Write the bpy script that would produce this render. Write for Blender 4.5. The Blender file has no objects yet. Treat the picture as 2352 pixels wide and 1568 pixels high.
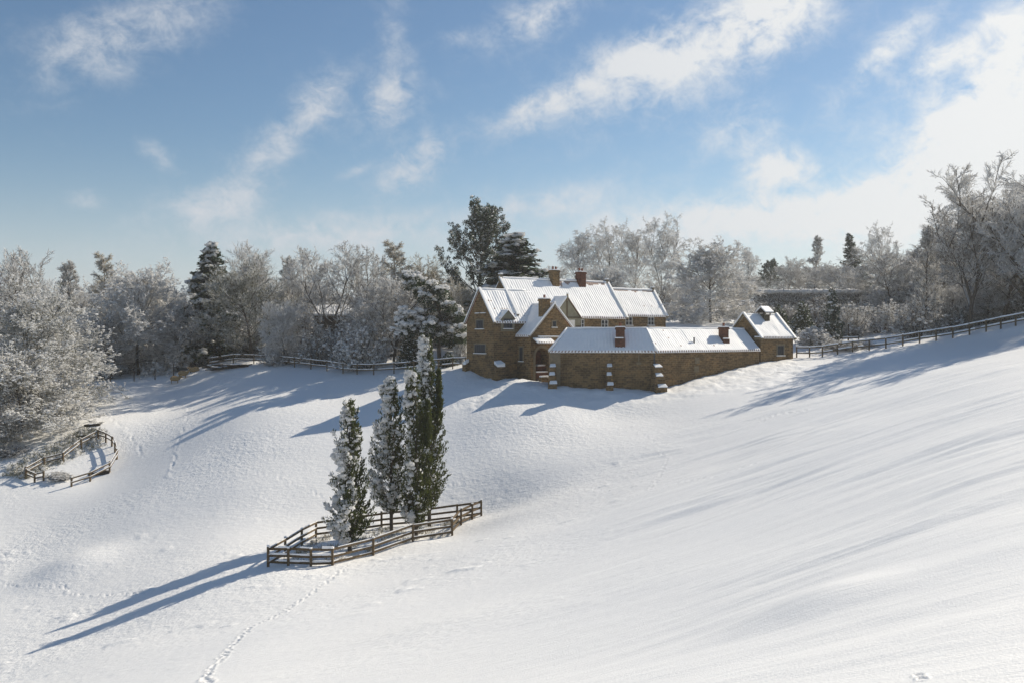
import bpy, bmesh, math, time
import numpy as np
from mathutils import Vector

T0 = time.time()
SC = bpy.context.scene
COL = SC.collection
F = 2121.0          # focal length in photo units (picture 2352 x 1568)
HZ = 770.0          # horizon row
CX = 1176.0
R = math.radians

def P(u, v, Y):
    return np.array([(u - CX) / F * Y, Y, (HZ - v) / F * Y])

# ------------------------------------------------------------------ helpers
def tag(o, label=None, cat=None, group=None, kind=None):
    if label: o['label'] = label
    if cat: o['category'] = cat
    if group: o['group'] = group
    if kind: o['kind'] = kind
    return o

def empty(name, loc=(0, 0, 0), rz=0.0, scale=(1, 1, 1)):
    o = bpy.data.objects.new(name, None)
    o.empty_display_size = 0.3
    o.location = [float(c) for c in loc]
    o.rotation_euler = (0, 0, rz)
    o.scale = scale
    COL.objects.link(o)
    return o

def link(name, me, parent=None):
    o = bpy.data.objects.new(name, me)
    COL.objects.link(o)
    if parent is not None:
        o.parent = parent
    return o

class Buf:
    """big vectorised mesh: quads and tris with material indices"""
    def __init__(s):
        s.v = []; s.q = []; s.t = []; s.qm = []; s.tm = []; s.n = 0
    def add(s, v, q=None, qm=None, t=None, tm=None):
        v = np.asarray(v, float).reshape(-1, 3)
        if q is not None and len(q):
            q = np.asarray(q).reshape(-1, 4) + s.n
            s.q.append(q); s.qm.append(np.broadcast_to(np.asarray(qm), (len(q),)))
        if t is not None and len(t):
            t = np.asarray(t).reshape(-1, 3) + s.n
            s.t.append(t); s.tm.append(np.broadcast_to(np.asarray(tm), (len(t),)))
        s.v.append(v); s.n += len(v)
    def mesh(s, name, mats, smooth=False):
        me = bpy.data.meshes.new(name)
        v = np.concatenate(s.v) if s.v else np.zeros((0, 3))
        q = np.concatenate(s.q) if s.q else np.zeros((0, 4), int)
        t = np.concatenate(s.t) if s.t else np.zeros((0, 3), int)
        qm = np.concatenate(s.qm) if s.q else np.zeros(0, int)
        tm = np.concatenate(s.tm) if s.t else np.zeros(0, int)
        nl = q.size + t.size; npoly = len(q) + len(t)
        me.vertices.add(len(v)); me.loops.add(nl); me.polygons.add(npoly)
        me.vertices.foreach_set('co', v.astype(np.float32).ravel())
        me.loops.foreach_set('vertex_index', np.concatenate([q.ravel(), t.ravel()]).astype(np.int32))
        st = np.concatenate([np.arange(len(q)) * 4, q.size + np.arange(len(t)) * 3]).astype(np.int32)
        me.polygons.foreach_set('loop_start', st)
        me.polygons.foreach_set('material_index', np.concatenate([qm, tm]).astype(np.int32))
        me.update(calc_edges=True)
        me.polygons.foreach_set('use_smooth', np.full(npoly, smooth, bool))
        for m in mats: me.materials.append(m)
        return me

class Geo:
    """small polygon mesh in world coordinates"""
    def __init__(s): s.v = []; s.f = []; s.m = []
    def poly(s, pts, mat=0):
        n = len(s.v); s.v += [tuple(float(c) for c in p) for p in pts]
        s.f.append(tuple(range(n, n + len(pts)))); s.m.append(mat)
    def solid(s, bot, top, mat=0, mtop=None, mbot=None):
        n = len(s.v); k = len(bot)
        s.v += [tuple(float(c) for c in p) for p in bot] + [tuple(float(c) for c in p) for p in top]
        for i in range(k):
            j = (i + 1) % k
            s.f.append((n + i, n + j, n + k + j, n + k + i)); s.m.append(mat)
        s.f.append(tuple(range(n + k, n + 2 * k))); s.m.append(mat if mtop is None else mtop)
        s.f.append(tuple(range(n + k - 1, n - 1, -1))); s.m.append(mat if mbot is None else mbot)
    def box(s, fr, s0, s1, q0, q1, z0, z1, mat=0, mtop=None):
        b = [fr(s0, q0, z0), fr(s1, q0, z0), fr(s1, q1, z0), fr(s0, q1, z0)]
        t = [fr(s0, q0, z1), fr(s1, q0, z1), fr(s1, q1, z1), fr(s0, q1, z1)]
        s.solid(b, t, mat, mtop)
    def bar(s, a, b, w, h, mat=0, mtop=None):
        a = np.array(a, float); b = np.array(b, float)
        d = b - a; d /= np.linalg.norm(d) + 1e-9
        up = np.array([0, 0, 1.0])
        if abs(d[2]) > .95: up = np.array([1.0, 0, 0])
        sd = np.cross(d, up); sd /= np.linalg.norm(sd)
        u2 = np.cross(sd, d)
        c = [(-1, -1), (1, -1), (1, 1), (-1, 1)]
        A = [a + sd * x * w / 2 + u2 * y * h / 2 for x, y in c]
        B = [b + sd * x * w / 2 + u2 * y * h / 2 for x, y in c]
        n = len(s.v); s.v += [tuple(p) for p in A + B]
        for i in range(4):
            j = (i + 1) % 4
            s.f.append((n + i, n + j, n + 4 + j, n + 4 + i))
            s.m.append(mtop if (i == 2 and mtop is not None) else mat)
        s.f.append((n + 3, n + 2, n + 1, n)); s.m.append(mat)
        s.f.append((n + 4, n + 5, n + 6, n + 7)); s.m.append(mat)
    def tube(s, pts, rad, sides=8, mat=0):
        pts = [np.array(p, float) for p in pts]; n0 = len(s.v); k = len(pts)
        for i, p in enumerate(pts):
            d = pts[min(i + 1, k - 1)] - pts[max(i - 1, 0)]; d /= np.linalg.norm(d) + 1e-9
            up = np.array([0, 0, 1.0]) if abs(d[2]) < .9 else np.array([1.0, 0, 0])
            sd = np.cross(d, up); sd /= np.linalg.norm(sd); u2 = np.cross(sd, d)
            r = rad[i] if hasattr(rad, '__len__') else rad
            for j in range(sides):
                a = 2 * math.pi * j / sides
                s.v.append(tuple(p + sd * math.cos(a) * r + u2 * math.sin(a) * r))
        for i in range(k - 1):
            for j in range(sides):
                j2 = (j + 1) % sides
                s.f.append((n0 + i * sides + j, n0 + i * sides + j2, n0 + (i + 1) * sides + j2, n0 + (i + 1) * sides + j)); s.m.append(mat)
        s.f.append(tuple(n0 + j for j in range(sides - 1, -1, -1))); s.m.append(mat)
        s.f.append(tuple(n0 + (k - 1) * sides + j for j in range(sides))); s.m.append(mat)
    def build(s, name, mats, parent=None, uv=True, smooth=False, bevel=0.0, jitter=0.0, root=None):
        me = bpy.data.meshes.new(name)
        off = np.zeros(3)
        r = root if root is not None else parent
        while r is not None:
            off = off + np.array(r.location); r = r.parent
        vv = np.array(s.v) - off
        me.from_pydata([tuple(x) for x in vv], [], s.f)
        for i, p in enumerate(me.polygons): p.material_index = s.m[i]
        for m in mats: me.materials.append(m)
        bm = bmesh.new(); bm.from_mesh(me)
        if bevel > 0:
            bmesh.ops.bevel(bm, geom=list(bm.edges), offset=bevel, segments=2, affect='EDGES', profile=.6)
        bmesh.ops.recalc_face_normals(bm, faces=bm.faces)
        bm.to_mesh(me); bm.free()
        if smooth:
            for p in me.polygons: p.use_smooth = True
        if uv: wall_uv(me, off)
        return link(name, me, parent)

def wall_uv(me, off):
    ul = me.uv_layers.new(name='UVMap')
    me.update()
    for p in me.polygons:
        n = np.array(p.normal)
        if abs(n[2]) > .8:
            t1 = np.array([1.0, 0, 0]); t2 = np.array([0, 1.0, 0])
        else:
            t1 = np.array([-n[1], n[0], 0]); t1 /= np.linalg.norm(t1); t2 = np.array([0, 0, 1.0])
        for li in p.loop_indices:
            c = np.array(me.vertices[me.loops[li].vertex_index].co) + off
            ul.data[li].uv = (float(c @ t1), float(c @ t2))

def frame(ox, oy, deg):
    c, s_ = math.cos(R(deg)), math.sin(R(deg))
    def fr(s, q, z): return np.array([ox + c * s - s_ * q, oy + s_ * s + c * q, z])
    fr.m = np.array([c, s_, 0]); fr.n = np.array([-s_, c, 0])
    return fr

# ------------------------------------------------------------------ noise
def _h(ix, iy, seed):
    n = (ix.astype(np.int64) * 374761393 + iy.astype(np.int64) * 668265263 + seed * 974711) & 0xffffffff
    n = ((n ^ (n >> 13)) * 1274126177) & 0xffffffff
    return ((n ^ (n >> 16)) & 0xffff) / 65535.0
def vnoise(x, y, seed=0):
    ix = np.floor(x); iy = np.floor(y); fx = x - ix; fy = y - iy
    fx = fx * fx * fx * (fx * (fx * 6 - 15) + 10); fy = fy * fy * fy * (fy * (fy * 6 - 15) + 10)
    a = _h(ix, iy, seed); b = _h(ix + 1, iy, seed); c = _h(ix, iy + 1, seed); d = _h(ix + 1, iy + 1, seed)
    return (a + (b - a) * fx) * (1 - fy) + (c + (d - c) * fx) * fy - .5
def fbm(x, y, seed=0, o=3):
    t = 0; a = 1.0
    for i in range(o):
        t = t + a * vnoise(x * 2 ** i + 17.3 * i, y * 2 ** i - 9.1 * i, seed + i); a *= .5
    return t
def sstep(a, b, x):
    t = np.clip((x - a) / (b - a), 0, 1); return t * t * (3 - 2 * t)

# ------------------------------------------------------------------ materials
def new_mat(name):
    m = bpy.data.materials.new(name); m.use_nodes = True
    nt = m.node_tree; b = nt.nodes['Principled BSDF']
    return m, nt, b
def nd(nt, typ, **kw):
    n = nt.nodes.new(typ)
    for k, v in kw.items():
        if k in n.inputs.keys(): n.inputs[k].default_value = v
        else: setattr(n, k, v)
    return n
def ramp(nt, src, stops):
    r = nt.nodes.new('ShaderNodeValToRGB')
    els = r.color_ramp.elements
    while len(els) < len(stops): els.new(.5)
    for e, (p, c) in zip(els, stops):
        e.position = p; e.color = (*c, 1) if len(c) == 3 else c
    nt.links.new(src, r.inputs[0]); return r.outputs[0]
def mixc(nt, fac, a, b, typ='MIX'):
    m = nt.nodes.new('ShaderNodeMix'); m.data_type = 'RGBA'; m.blend_type = typ
    for sock, val in ((m.inputs[0], fac), (m.inputs[6], a), (m.inputs[7], b)):
        if isinstance(val, (int, float)): sock.default_value = val
        elif isinstance(val, tuple): sock.default_value = (*val, 1) if len(val) == 3 else val
        else: nt.links.new(val, sock)
    return m.outputs[2]

def noise_mat(name, c0, c1, scale=3.0, rough=.8, bump=0.0, bscale=20.0, detail=4, coord='Object', spec=.3):
    m, nt, b = new_mat(name)
    tc = nd(nt, 'ShaderNodeTexCoord')
    n = nd(nt, 'ShaderNodeTexNoise', Scale=scale, Detail=detail); nt.links.new(tc.outputs[coord], n.inputs['Vector'])
    nt.links.new(ramp(nt, n.outputs[0], [(.3, c0), (.7, c1)]), b.inputs['Base Color'])
    b.inputs['Roughness'].default_value = rough
    b.inputs['Specular IOR Level'].default_value = spec
    if bump > 0:
        n2 = nd(nt, 'ShaderNodeTexNoise', Scale=bscale, Detail=3); nt.links.new(tc.outputs[coord], n2.inputs['Vector'])
        bp = nd(nt, 'ShaderNodeBump', Strength=1.0, Distance=bump)
        nt.links.new(n2.outputs[0], bp.inputs['Height']); nt.links.new(bp.outputs[0], b.inputs['Normal'])
    return m

SNOW = (.88, .885, .90)
M_snow = noise_mat('snow_cover', (.89, .885, .875), (.92, .915, .90), 2.0, .6, .02, 14.0, spec=.2)
M_tsnow = noise_mat('snow_on_twigs', (.82, .815, .80), (.91, .90, .88), 1.5, .7, spec=.1)
M_bark = noise_mat('dark_bark', (.055, .045, .035), (.12, .10, .08), 6.0, .9, .02, 18.0, spec=.1)
M_twig = noise_mat('grey_brown_twigs', (.20, .18, .15), (.33, .30, .26), .8, .9, spec=.05)
M_twigd = noise_mat('dark_twigs', (.13, .115, .095), (.23, .20, .17), .8, .9, spec=.05)
M_gold = noise_mat('tan_larch_twigs', (.34, .28, .17), (.48, .41, .28), .8, .9, spec=.05)
M_olive = noise_mat('olive_willow_twigs', (.13, .13, .085), (.24, .23, .16), .8, .9, spec=.05)
M_needle = noise_mat('dark_needles', (.018, .032, .018), (.05, .07, .032), 1.2, .7, spec=.2)
M_pine = noise_mat('grey_green_needles', (.022, .04, .024), (.055, .08, .045), 1.2, .7, spec=.2)
M_cyp = noise_mat('cypress_foliage', (.028, .040, .012), (.085, .095, .03), 1.6, .7, spec=.2)
def translucent(m, col, f=.3):
    nt = m.node_tree; b = nt.nodes['Principled BSDF']; out = [n for n in nt.nodes if n.type == 'OUTPUT_MATERIAL'][0]
    t = nd(nt, 'ShaderNodeBsdfTranslucent'); t.inputs['Color'].default_value = (*col, 1)
    mx = nd(nt, 'ShaderNodeMixShader'); mx.inputs[0].default_value = f
    nt.links.new(b.outputs[0], mx.inputs[1]); nt.links.new(t.outputs[0], mx.inputs[2]); nt.links.new(mx.outputs[0], out.inputs['Surface'])
translucent(M_cyp, (.12, .14, .03), .2); translucent(M_needle, (.06, .09, .03), .25); translucent(M_pine, (.09, .12, .06), .25)
translucent(M_tsnow, (.91, .90, .88), .55)
M_frost = noise_mat('rime_coated_twigs', (.42, .40, .37), (.62, .60, .57), .8, .9, spec=.05)
M_hedge = noise_mat('brown_green_hedge', (.13, .12, .105), (.24, .225, .20), 1.2, .85, spec=.1)
M_cyps = noise_mat('blue_green_cypress', (.03, .05, .035), (.09, .12, .09), 1.6, .7, spec=.2)
M_fence = noise_mat('weathered_fence_wood', (.085, .06, .036), (.17, .125, .075), 7.0, .85, .01, 30.0, spec=.15)
M_darkwood = noise_mat('dark_wet_wood', (.03, .024, .018), (.07, .055, .04), 5.0, .85, .01, 30.0, spec=.15)
M_lead = noise_mat('dark_lead_frame', (.05, .055, .06), (.09, .095, .10), 6.0, .6)
M_white = noise_mat('white_painted_wood', (.62, .60, .55), (.74, .72, .68), 6.0, .6)
M_plaster = noise_mat('grey_buff_plaster', (.20, .185, .125), (.28, .26, .19), 2.0, .9, .01, 20.0)
M_dress = noise_mat('dressed_stone', (.17, .135, .085), (.25, .20, .125), 4.0, .9, .015, 16.0)
M_grass = noise_mat('dry_grass_stems', (.22, .19, .12), (.38, .34, .24), 2.0, .9)
M_wool = noise_mat('wet_fawn_wool', (.30, .20, .10), (.42, .30, .16), 9.0, .95, .03, 25.0, spec=.05)
M_face = noise_mat('dark_sheep_face', (.08, .06, .045), (.14, .11, .08), 9.0, .9)
M_olivewood = noise_mat('olive_brown_boards', (.075, .06, .036), (.13, .105, .065), 5.0, .85, .01, 25.0)

def make_glass():
    m, nt, b = new_mat('dark_window_glass')
    tc = nd(nt, 'ShaderNodeTexCoord')
    n = nd(nt, 'ShaderNodeTexNoise', Scale=3.0, Detail=2); nt.links.new(tc.outputs['Object'], n.inputs['Vector'])
    nt.links.new(ramp(nt, n.outputs[0], [(.3, (.012, .014, .016)), (.7, (.035, .04, .045))]), b.inputs['Base Color'])
    b.inputs['Roughness'].default_value = .3; b.inputs['Specular IOR Level'].default_value = .22
    bp = nd(nt, 'ShaderNodeBump', Strength=.4, Distance=.01); nt.links.new(n.outputs[0], bp.inputs['Height']); nt.links.new(bp.outputs[0], b.inputs['Normal'])
    return m
M_glass = make_glass()

def make_stone(name, c1, c2, mort, w=.40, h=.15, ms=.018):
    m, nt, b = new_mat(name)
    uv = nd(nt, 'ShaderNodeUVMap')
    wob = nd(nt, 'ShaderNodeTexNoise', Scale=1.3, Detail=2); nt.links.new(uv.outputs[0], wob.inputs['Vector'])
    vm = nd(nt, 'ShaderNodeVectorMath', operation='MULTIPLY_ADD'); vm.inputs[1].default_value = (.12, .12, 0); 
    nt.links.new(wob.outputs['Color'], vm.inputs[0]); nt.links.new(uv.outputs[0], vm.inputs[2])
    br = nd(nt, 'ShaderNodeTexBrick', Scale=1.0)
    br.inputs['Color1'].default_value = (*c1, 1); br.inputs['Color2'].default_value = (*c2, 1); br.inputs['Mortar'].default_value = (*mort, 1)
    br.inputs['Mortar Size'].default_value = ms; br.inputs['Brick Width'].default_value = w; br.inputs['Row Height'].default_value = h
    br.inputs['Bias'].default_value = -.1; br.inputs['Mortar Smooth'].default_value = .3
    nt.links.new(vm.outputs[0], br.inputs['Vector'])
    n = nd(nt, 'ShaderNodeTexNoise', Scale=.55, Detail=6, Roughness=.65); nt.links.new(uv.outputs[0], n.inputs['Vector'])
    n2 = nd(nt, 'ShaderNodeTexNoise', Scale=5.0, Detail=3); nt.links.new(uv.outputs[0], n2.inputs['Vector'])
    a = mixc(nt, .75, br.outputs['Color'], ramp(nt, n.outputs[0], [(.30, (.34, .36, .36)), (.52, (1, 1, 1)), (.75, (1.3, 1.15, .95))]), 'MULTIPLY')
    a = mixc(nt, .7, a, ramp(nt, n2.outputs[0], [(.3, (.55, .55, .57)), (.7, (1.35, 1.3, 1.25))]), 'MULTIPLY')
    nt.links.new(a, b.inputs['Base Color'])
    b.inputs['Roughness'].default_value = .92; b.inputs['Specular IOR Level'].default_value = .15
    bp = nd(nt, 'ShaderNodeBump', Strength=.9, Distance=.03)
    add = nd(nt, 'ShaderNodeMath', operation='MULTIPLY_ADD'); add.inputs[1].default_value = -1.0
    nt.links.new(br.outputs['Fac'], add.inputs[0]); nt.links.new(n2.outputs[0], add.inputs[2])
    nt.links.new(add.outputs[0], bp.inputs['Height']); nt.links.new(bp.outputs[0], b.inputs['Normal'])
    return m
M_stone = make_stone('ironstone_wall', (.25, .163, .075), (.11, .072, .038), (.26, .195, .112), .46, .19, .022)
M_brick = make_stone('red_brick', (.21, .078, .045), (.13, .055, .035), (.20, .16, .12), .23, .075, .008)

def make_tile():
    m, nt, b = new_mat('red_pantile')
    tc = nd(nt, 'ShaderNodeTexCoord')
    n = nd(nt, 'ShaderNodeTexNoise', Scale=5.0, Detail=3); nt.links.new(tc.outputs['Object'], n.inputs['Vector'])
    nt.links.new(ramp(nt, n.outputs[0], [(.3, (.13, .04, .022)), (.7, (.27, .09, .045))]), b.inputs['Base Color'])
    b.inputs['Roughness'].default_value = .85
    return m
M_tile = make_tile()

def make_roofsnow():
    m, nt, b = new_mat('thin_snow_on_pantiles')
    tc = nd(nt, 'ShaderNodeTexCoord')
    n = nd(nt, 'ShaderNodeTexNoise', Scale=4.0, Detail=3); nt.links.new(tc.outputs['Object'], n.inputs['Vector'])
    nt.links.new(ramp(nt, n.outputs[0], [(.3, (.88, .875, .865)), (.7, (.92, .915, .90))]), b.inputs['Base Color'])
    b.inputs['Roughness'].default_value = .6; b.inputs['Specular IOR Level'].default_value = .2
    return m
M_rsnow = make_roofsnow()
M_gap = noise_mat('tile_showing_through_snow', (.26, .17, .13), (.42, .33, .29), 6.0, .85)

def make_ground():
    m, nt, b = new_mat('field_snow')
    geo = nd(nt, 'ShaderNodeNewGeometry')
    n = nd(nt, 'ShaderNodeTexNoise', Scale=.12, Detail=4); nt.links.new(geo.outputs['Position'], n.inputs['Vector'])
    nt.links.new(ramp(nt, n.outputs[0], [(.3, (.89, .885, .87)), (.7, (.92, .91, .885))]), b.inputs['Base Color'])
    b.inputs['Roughness'].default_value = .55; b.inputs['Specular IOR Level'].default_value = .25
    at = nd(nt, 'ShaderNodeAttribute', attribute_name='tussock')
    n1 = nd(nt, 'ShaderNodeTexNoise', Scale=2.6, Detail=3, Roughness=.6); nt.links.new(geo.outputs['Position'], n1.inputs['Vector'])
    n2 = nd(nt, 'ShaderNodeTexNoise', Scale=28.0, Detail=3, Roughness=.6); nt.links.new(geo.outputs['Position'], n2.inputs['Vector'])
    m1 = nd(nt, 'ShaderNodeMath', operation='MULTIPLY'); nt.links.new(n1.outputs[0], m1.inputs[0]); nt.links.new(at.outputs['Fac'], m1.inputs[1])
    bp1 = nd(nt, 'ShaderNodeBump', Strength=1.0, Distance=.085); nt.links.new(m1.outputs[0], bp1.inputs['Height'])
    bp2 = nd(nt, 'ShaderNodeBump', Strength=.7, Distance=.013); nt.links.new(n2.outputs[0], bp2.inputs['Height']); nt.links.new(bp1.outputs[0], bp2.inputs['Normal'])
    mpp = nd(nt, 'ShaderNodeMapping'); mpp.inputs['Scale'].default_value = (.55, 2.4, 1.0); nt.links.new(geo.outputs['Position'], mpp.inputs['Vector'])
    n3 = nd(nt, 'ShaderNodeTexNoise', Scale=1.7, Detail=5, Roughness=.62, Distortion=.4); nt.links.new(mpp.outputs[0], n3.inputs['Vector'])
    bp3 = nd(nt, 'ShaderNodeBump', Strength=.8, Distance=.034); nt.links.new(n3.outputs[0], bp3.inputs['Height']); nt.links.new(bp2.outputs[0], bp3.inputs['Normal'])
    nt.links.new(bp3.outputs[0], b.inputs['Normal'])
    return m
M_ground = make_ground()

# ------------------------------------------------------------------ terrain
CTRL = [
 (2352,1568,7),(2352,1400,9.5),(2352,1250,13),(2352,1100,19),(2352,1000,27),(2352,900,41),(2352,850,52),(2352,800,67),(2352,760,84),
 (1764,1568,9),(1764,1400,14.5),(1764,1250,23),(1764,1100,41),(1764,1000,58),(1764,920,73),(1764,850,88),
 (1176,1568,15),(1176,1450,23),(1176,1350,33),(1176,1250,46),(1176,1180,58),(1176,1080,67.5),(1176,1000,73.5),(1176,940,78),(1400,945,78),(900,940,83),(900,1000,77),(1200,905,82),(1000,890,88),
 (588,1568,24),(588,1450,36.5),(588,1365,46),(588,1100,70.5),(588,1000,79),(588,940,87),(588,900,96),(588,842,111),(800,900,92),(400,940,97),
 (0,1568,39.5),(0,1450,49.5),(115,1452,47.2),(0,1350,59),(0,1200,72),(300,1180,68.5),
 (616,1300,51.5),(714,1303,51.5),(764,1302,51.5),(857,1278,53.7),(948,1244,56),(1039,1230,57.2),(1059,1207,59.5),(1084,1194,61),(1105,1186,62),
 (1049,1193,62),(876,1212,62),(725,1233,60),(693,1251,57.5),(656,1275,54.5),
 (160,1119,78),(207,1106,79.2),(252,1083,81),(268,1054,83.5),(257,1024,86),(225,1009,87.4),(187,1029,85.7),(145,1061,83),(60,1096,80),
 (230,985,89.5),(260,887,109),(400,882,112),(480,842,117),
 (536,834,115),(600,836,113),(676,843,109),(788,858,102),(858,860,99),(960,853,96.5),(1007,850,95),(1071,847,92),(1134,871,88),(1200,872,86),
 (1263,888,83.2),(1400,891,83),(1505,896,82.8),(1600,868,86.3),(1738,834,91.2),(1822,822,95),
 (1835,821,95),(1889,819,94.5),(1958,808,94),(2026,801,93),(2112,788,91.5),(2197,774,90),(2265,762,88),(2352,750,85),
 (1930,782,105),(2050,772,107),(1900,760,116),(1560,754,108),(1560,737,121),(1700,742,116),(1880,735,137),(2250,740,105),(2420,715,100),
]
XYZ = [(0,0,-1.7),(-5,0,-2.7),(-12,0,-4.6),(5,0,-1.75),(12,0,-1.6),(24,4,-.9),(12,8,-1.9),(0,-25,-1),(20,-20,-.5),(-45,10,-15),(-60,50,-15.5),(-70,90,-14),(40,25,.4),(48,45,.9),(60,80,4),(70,110,5),
 (0,110,-1.5),(2,89.5,-4.3),(6,92,-3.8),(5,87,-4.7),(12,95,-3.2),(-1,92,-3.7),(8,86.5,-4.9),(16,93,-3),(8,112,-.4),(-20,122,-2.5),(-45,135,-4),(-75,120,-9),(0,145,1.5),(35,150,4.5),(60,150,6),(-40,170,0),(0,200,4),(60,220,8),(-80,200,-1),
 (-150,100,-12),(150,100,10),(0,320,8),(-160,260,2),(160,260,12),(100,-60,6),(-100,-60,-12)]
pts = [P(*c) for c in CTRL] + [np.array(c, float) for c in XYZ]
pts = np.array(pts)
def _k(d2): return np.where(d2 > 1e-9, d2 * np.log(d2 + 1e-12), 0)
_n = len(pts)
_d2 = ((pts[:, None, :2] - pts[None, :, :2]) ** 2).sum(-1) / 2500.0
_A = np.zeros((_n + 3, _n + 3)); _A[:_n, :_n] = _k(_d2) + np.eye(_n) * 2e-4
_A[:_n, _n] = 1; _A[:_n, _n + 1:] = pts[:, :2] / 50.; _A[_n:, :_n] = _A[:_n, _n:].T
_b = np.zeros(_n + 3); _b[:_n] = pts[:, 2]
_w = np.linalg.solve(_A, _b)
def base_z(x, y):
    x = np.atleast_1d(np.asarray(x, float)); y = np.atleast_1d(np.asarray(y, float))
    out = np.empty(x.size); xf = x.ravel(); yf = y.ravel()
    for i in range(0, xf.size, 60000):
        a = xf[i:i + 60000]; b = yf[i:i + 60000]
        d2 = ((a[:, None] - pts[None, :, 0]) ** 2 + (b[:, None] - pts[None, :, 1]) ** 2) / 2500.
        out[i:i + 60000] = _k(d2) @ _w[:_n] + _w[_n] + _w[_n + 1] * a / 50 + _w[_n + 2] * b / 50
    r = np.hypot(xf, yf); t = sstep(220, 420, r)
    far = 6 + 2.5 * vnoise(xf / 160, yf / 160, 5)
    out = out * (1 - t) + far * t
    return out.reshape(x.shape)
def gz(x, y): return float(base_z(x, y)[0])
def gp(u, Y):
    x = (u - CX) / F * Y; return np.array([x, Y, gz(x, Y)])
def hit(u, v, y0=5.0, y1=140.0):
    ys = np.linspace(y0, y1, 1600); xs = (u - CX) / F * ys
    zr = (HZ - v) / F * ys; zt = base_z(xs, ys)
    k = np.argmax(zr < zt)
    return np.array([xs[k], ys[k], zt[k]])

def trail_pts(path, step):
    w = [hit(*p) for p in path]; out = []
    for a, b in zip(w[:-1], w[1:]):
        n = max(2, int(np.linalg.norm(b - a) / (step * .7)))
        for i in range(n): out.append(a + (b - a) * i / n)
    return np.array(out)

TRAILS = [   # photo paths of footprints and tracks: (path, print spacing, radius, depth)
 ([(468,1556),(530,1490),(575,1445),(640,1412),(700,1370),(760,1330),(800,1300)], .30, .12, .10),
 ([(470,1556),(484,1566)], .3, .16, .11),
 ([(2102,1552),(2108,1554)], .25, .05, .06),
 ([(0,1265),(18,1290),(4,1338),(25,1346),(150,1347),(160,1362),(205,1364),(330,1358),(420,1345)], .40, .13, .09),
 ([(434,932),(425,975),(408,1020),(396,1070),(384,1102)], .42, .17, .10),
 ([(236,942),(262,966),(290,995),(318,1025),(330,1050)], .5, .2, .09),
 ([(560,1078),(640,1098),(720,1130),(765,1150)], .5, .15, .06),
 ([(1455,975),(1500,1012),(1535,1050),(1510,1095),(1490,1125)], .5, .14, .06),
 ([(1000,1120),(1050,1113),(1105,1106)], .5, .15, .08),
 ([(1560,1105),(1640,1098),(1700,1078),(1762,1060)], .7, .2, .06),
 ([(1745,968),(1790,950),(1860,944)], .5, .22, .12),
]
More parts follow.
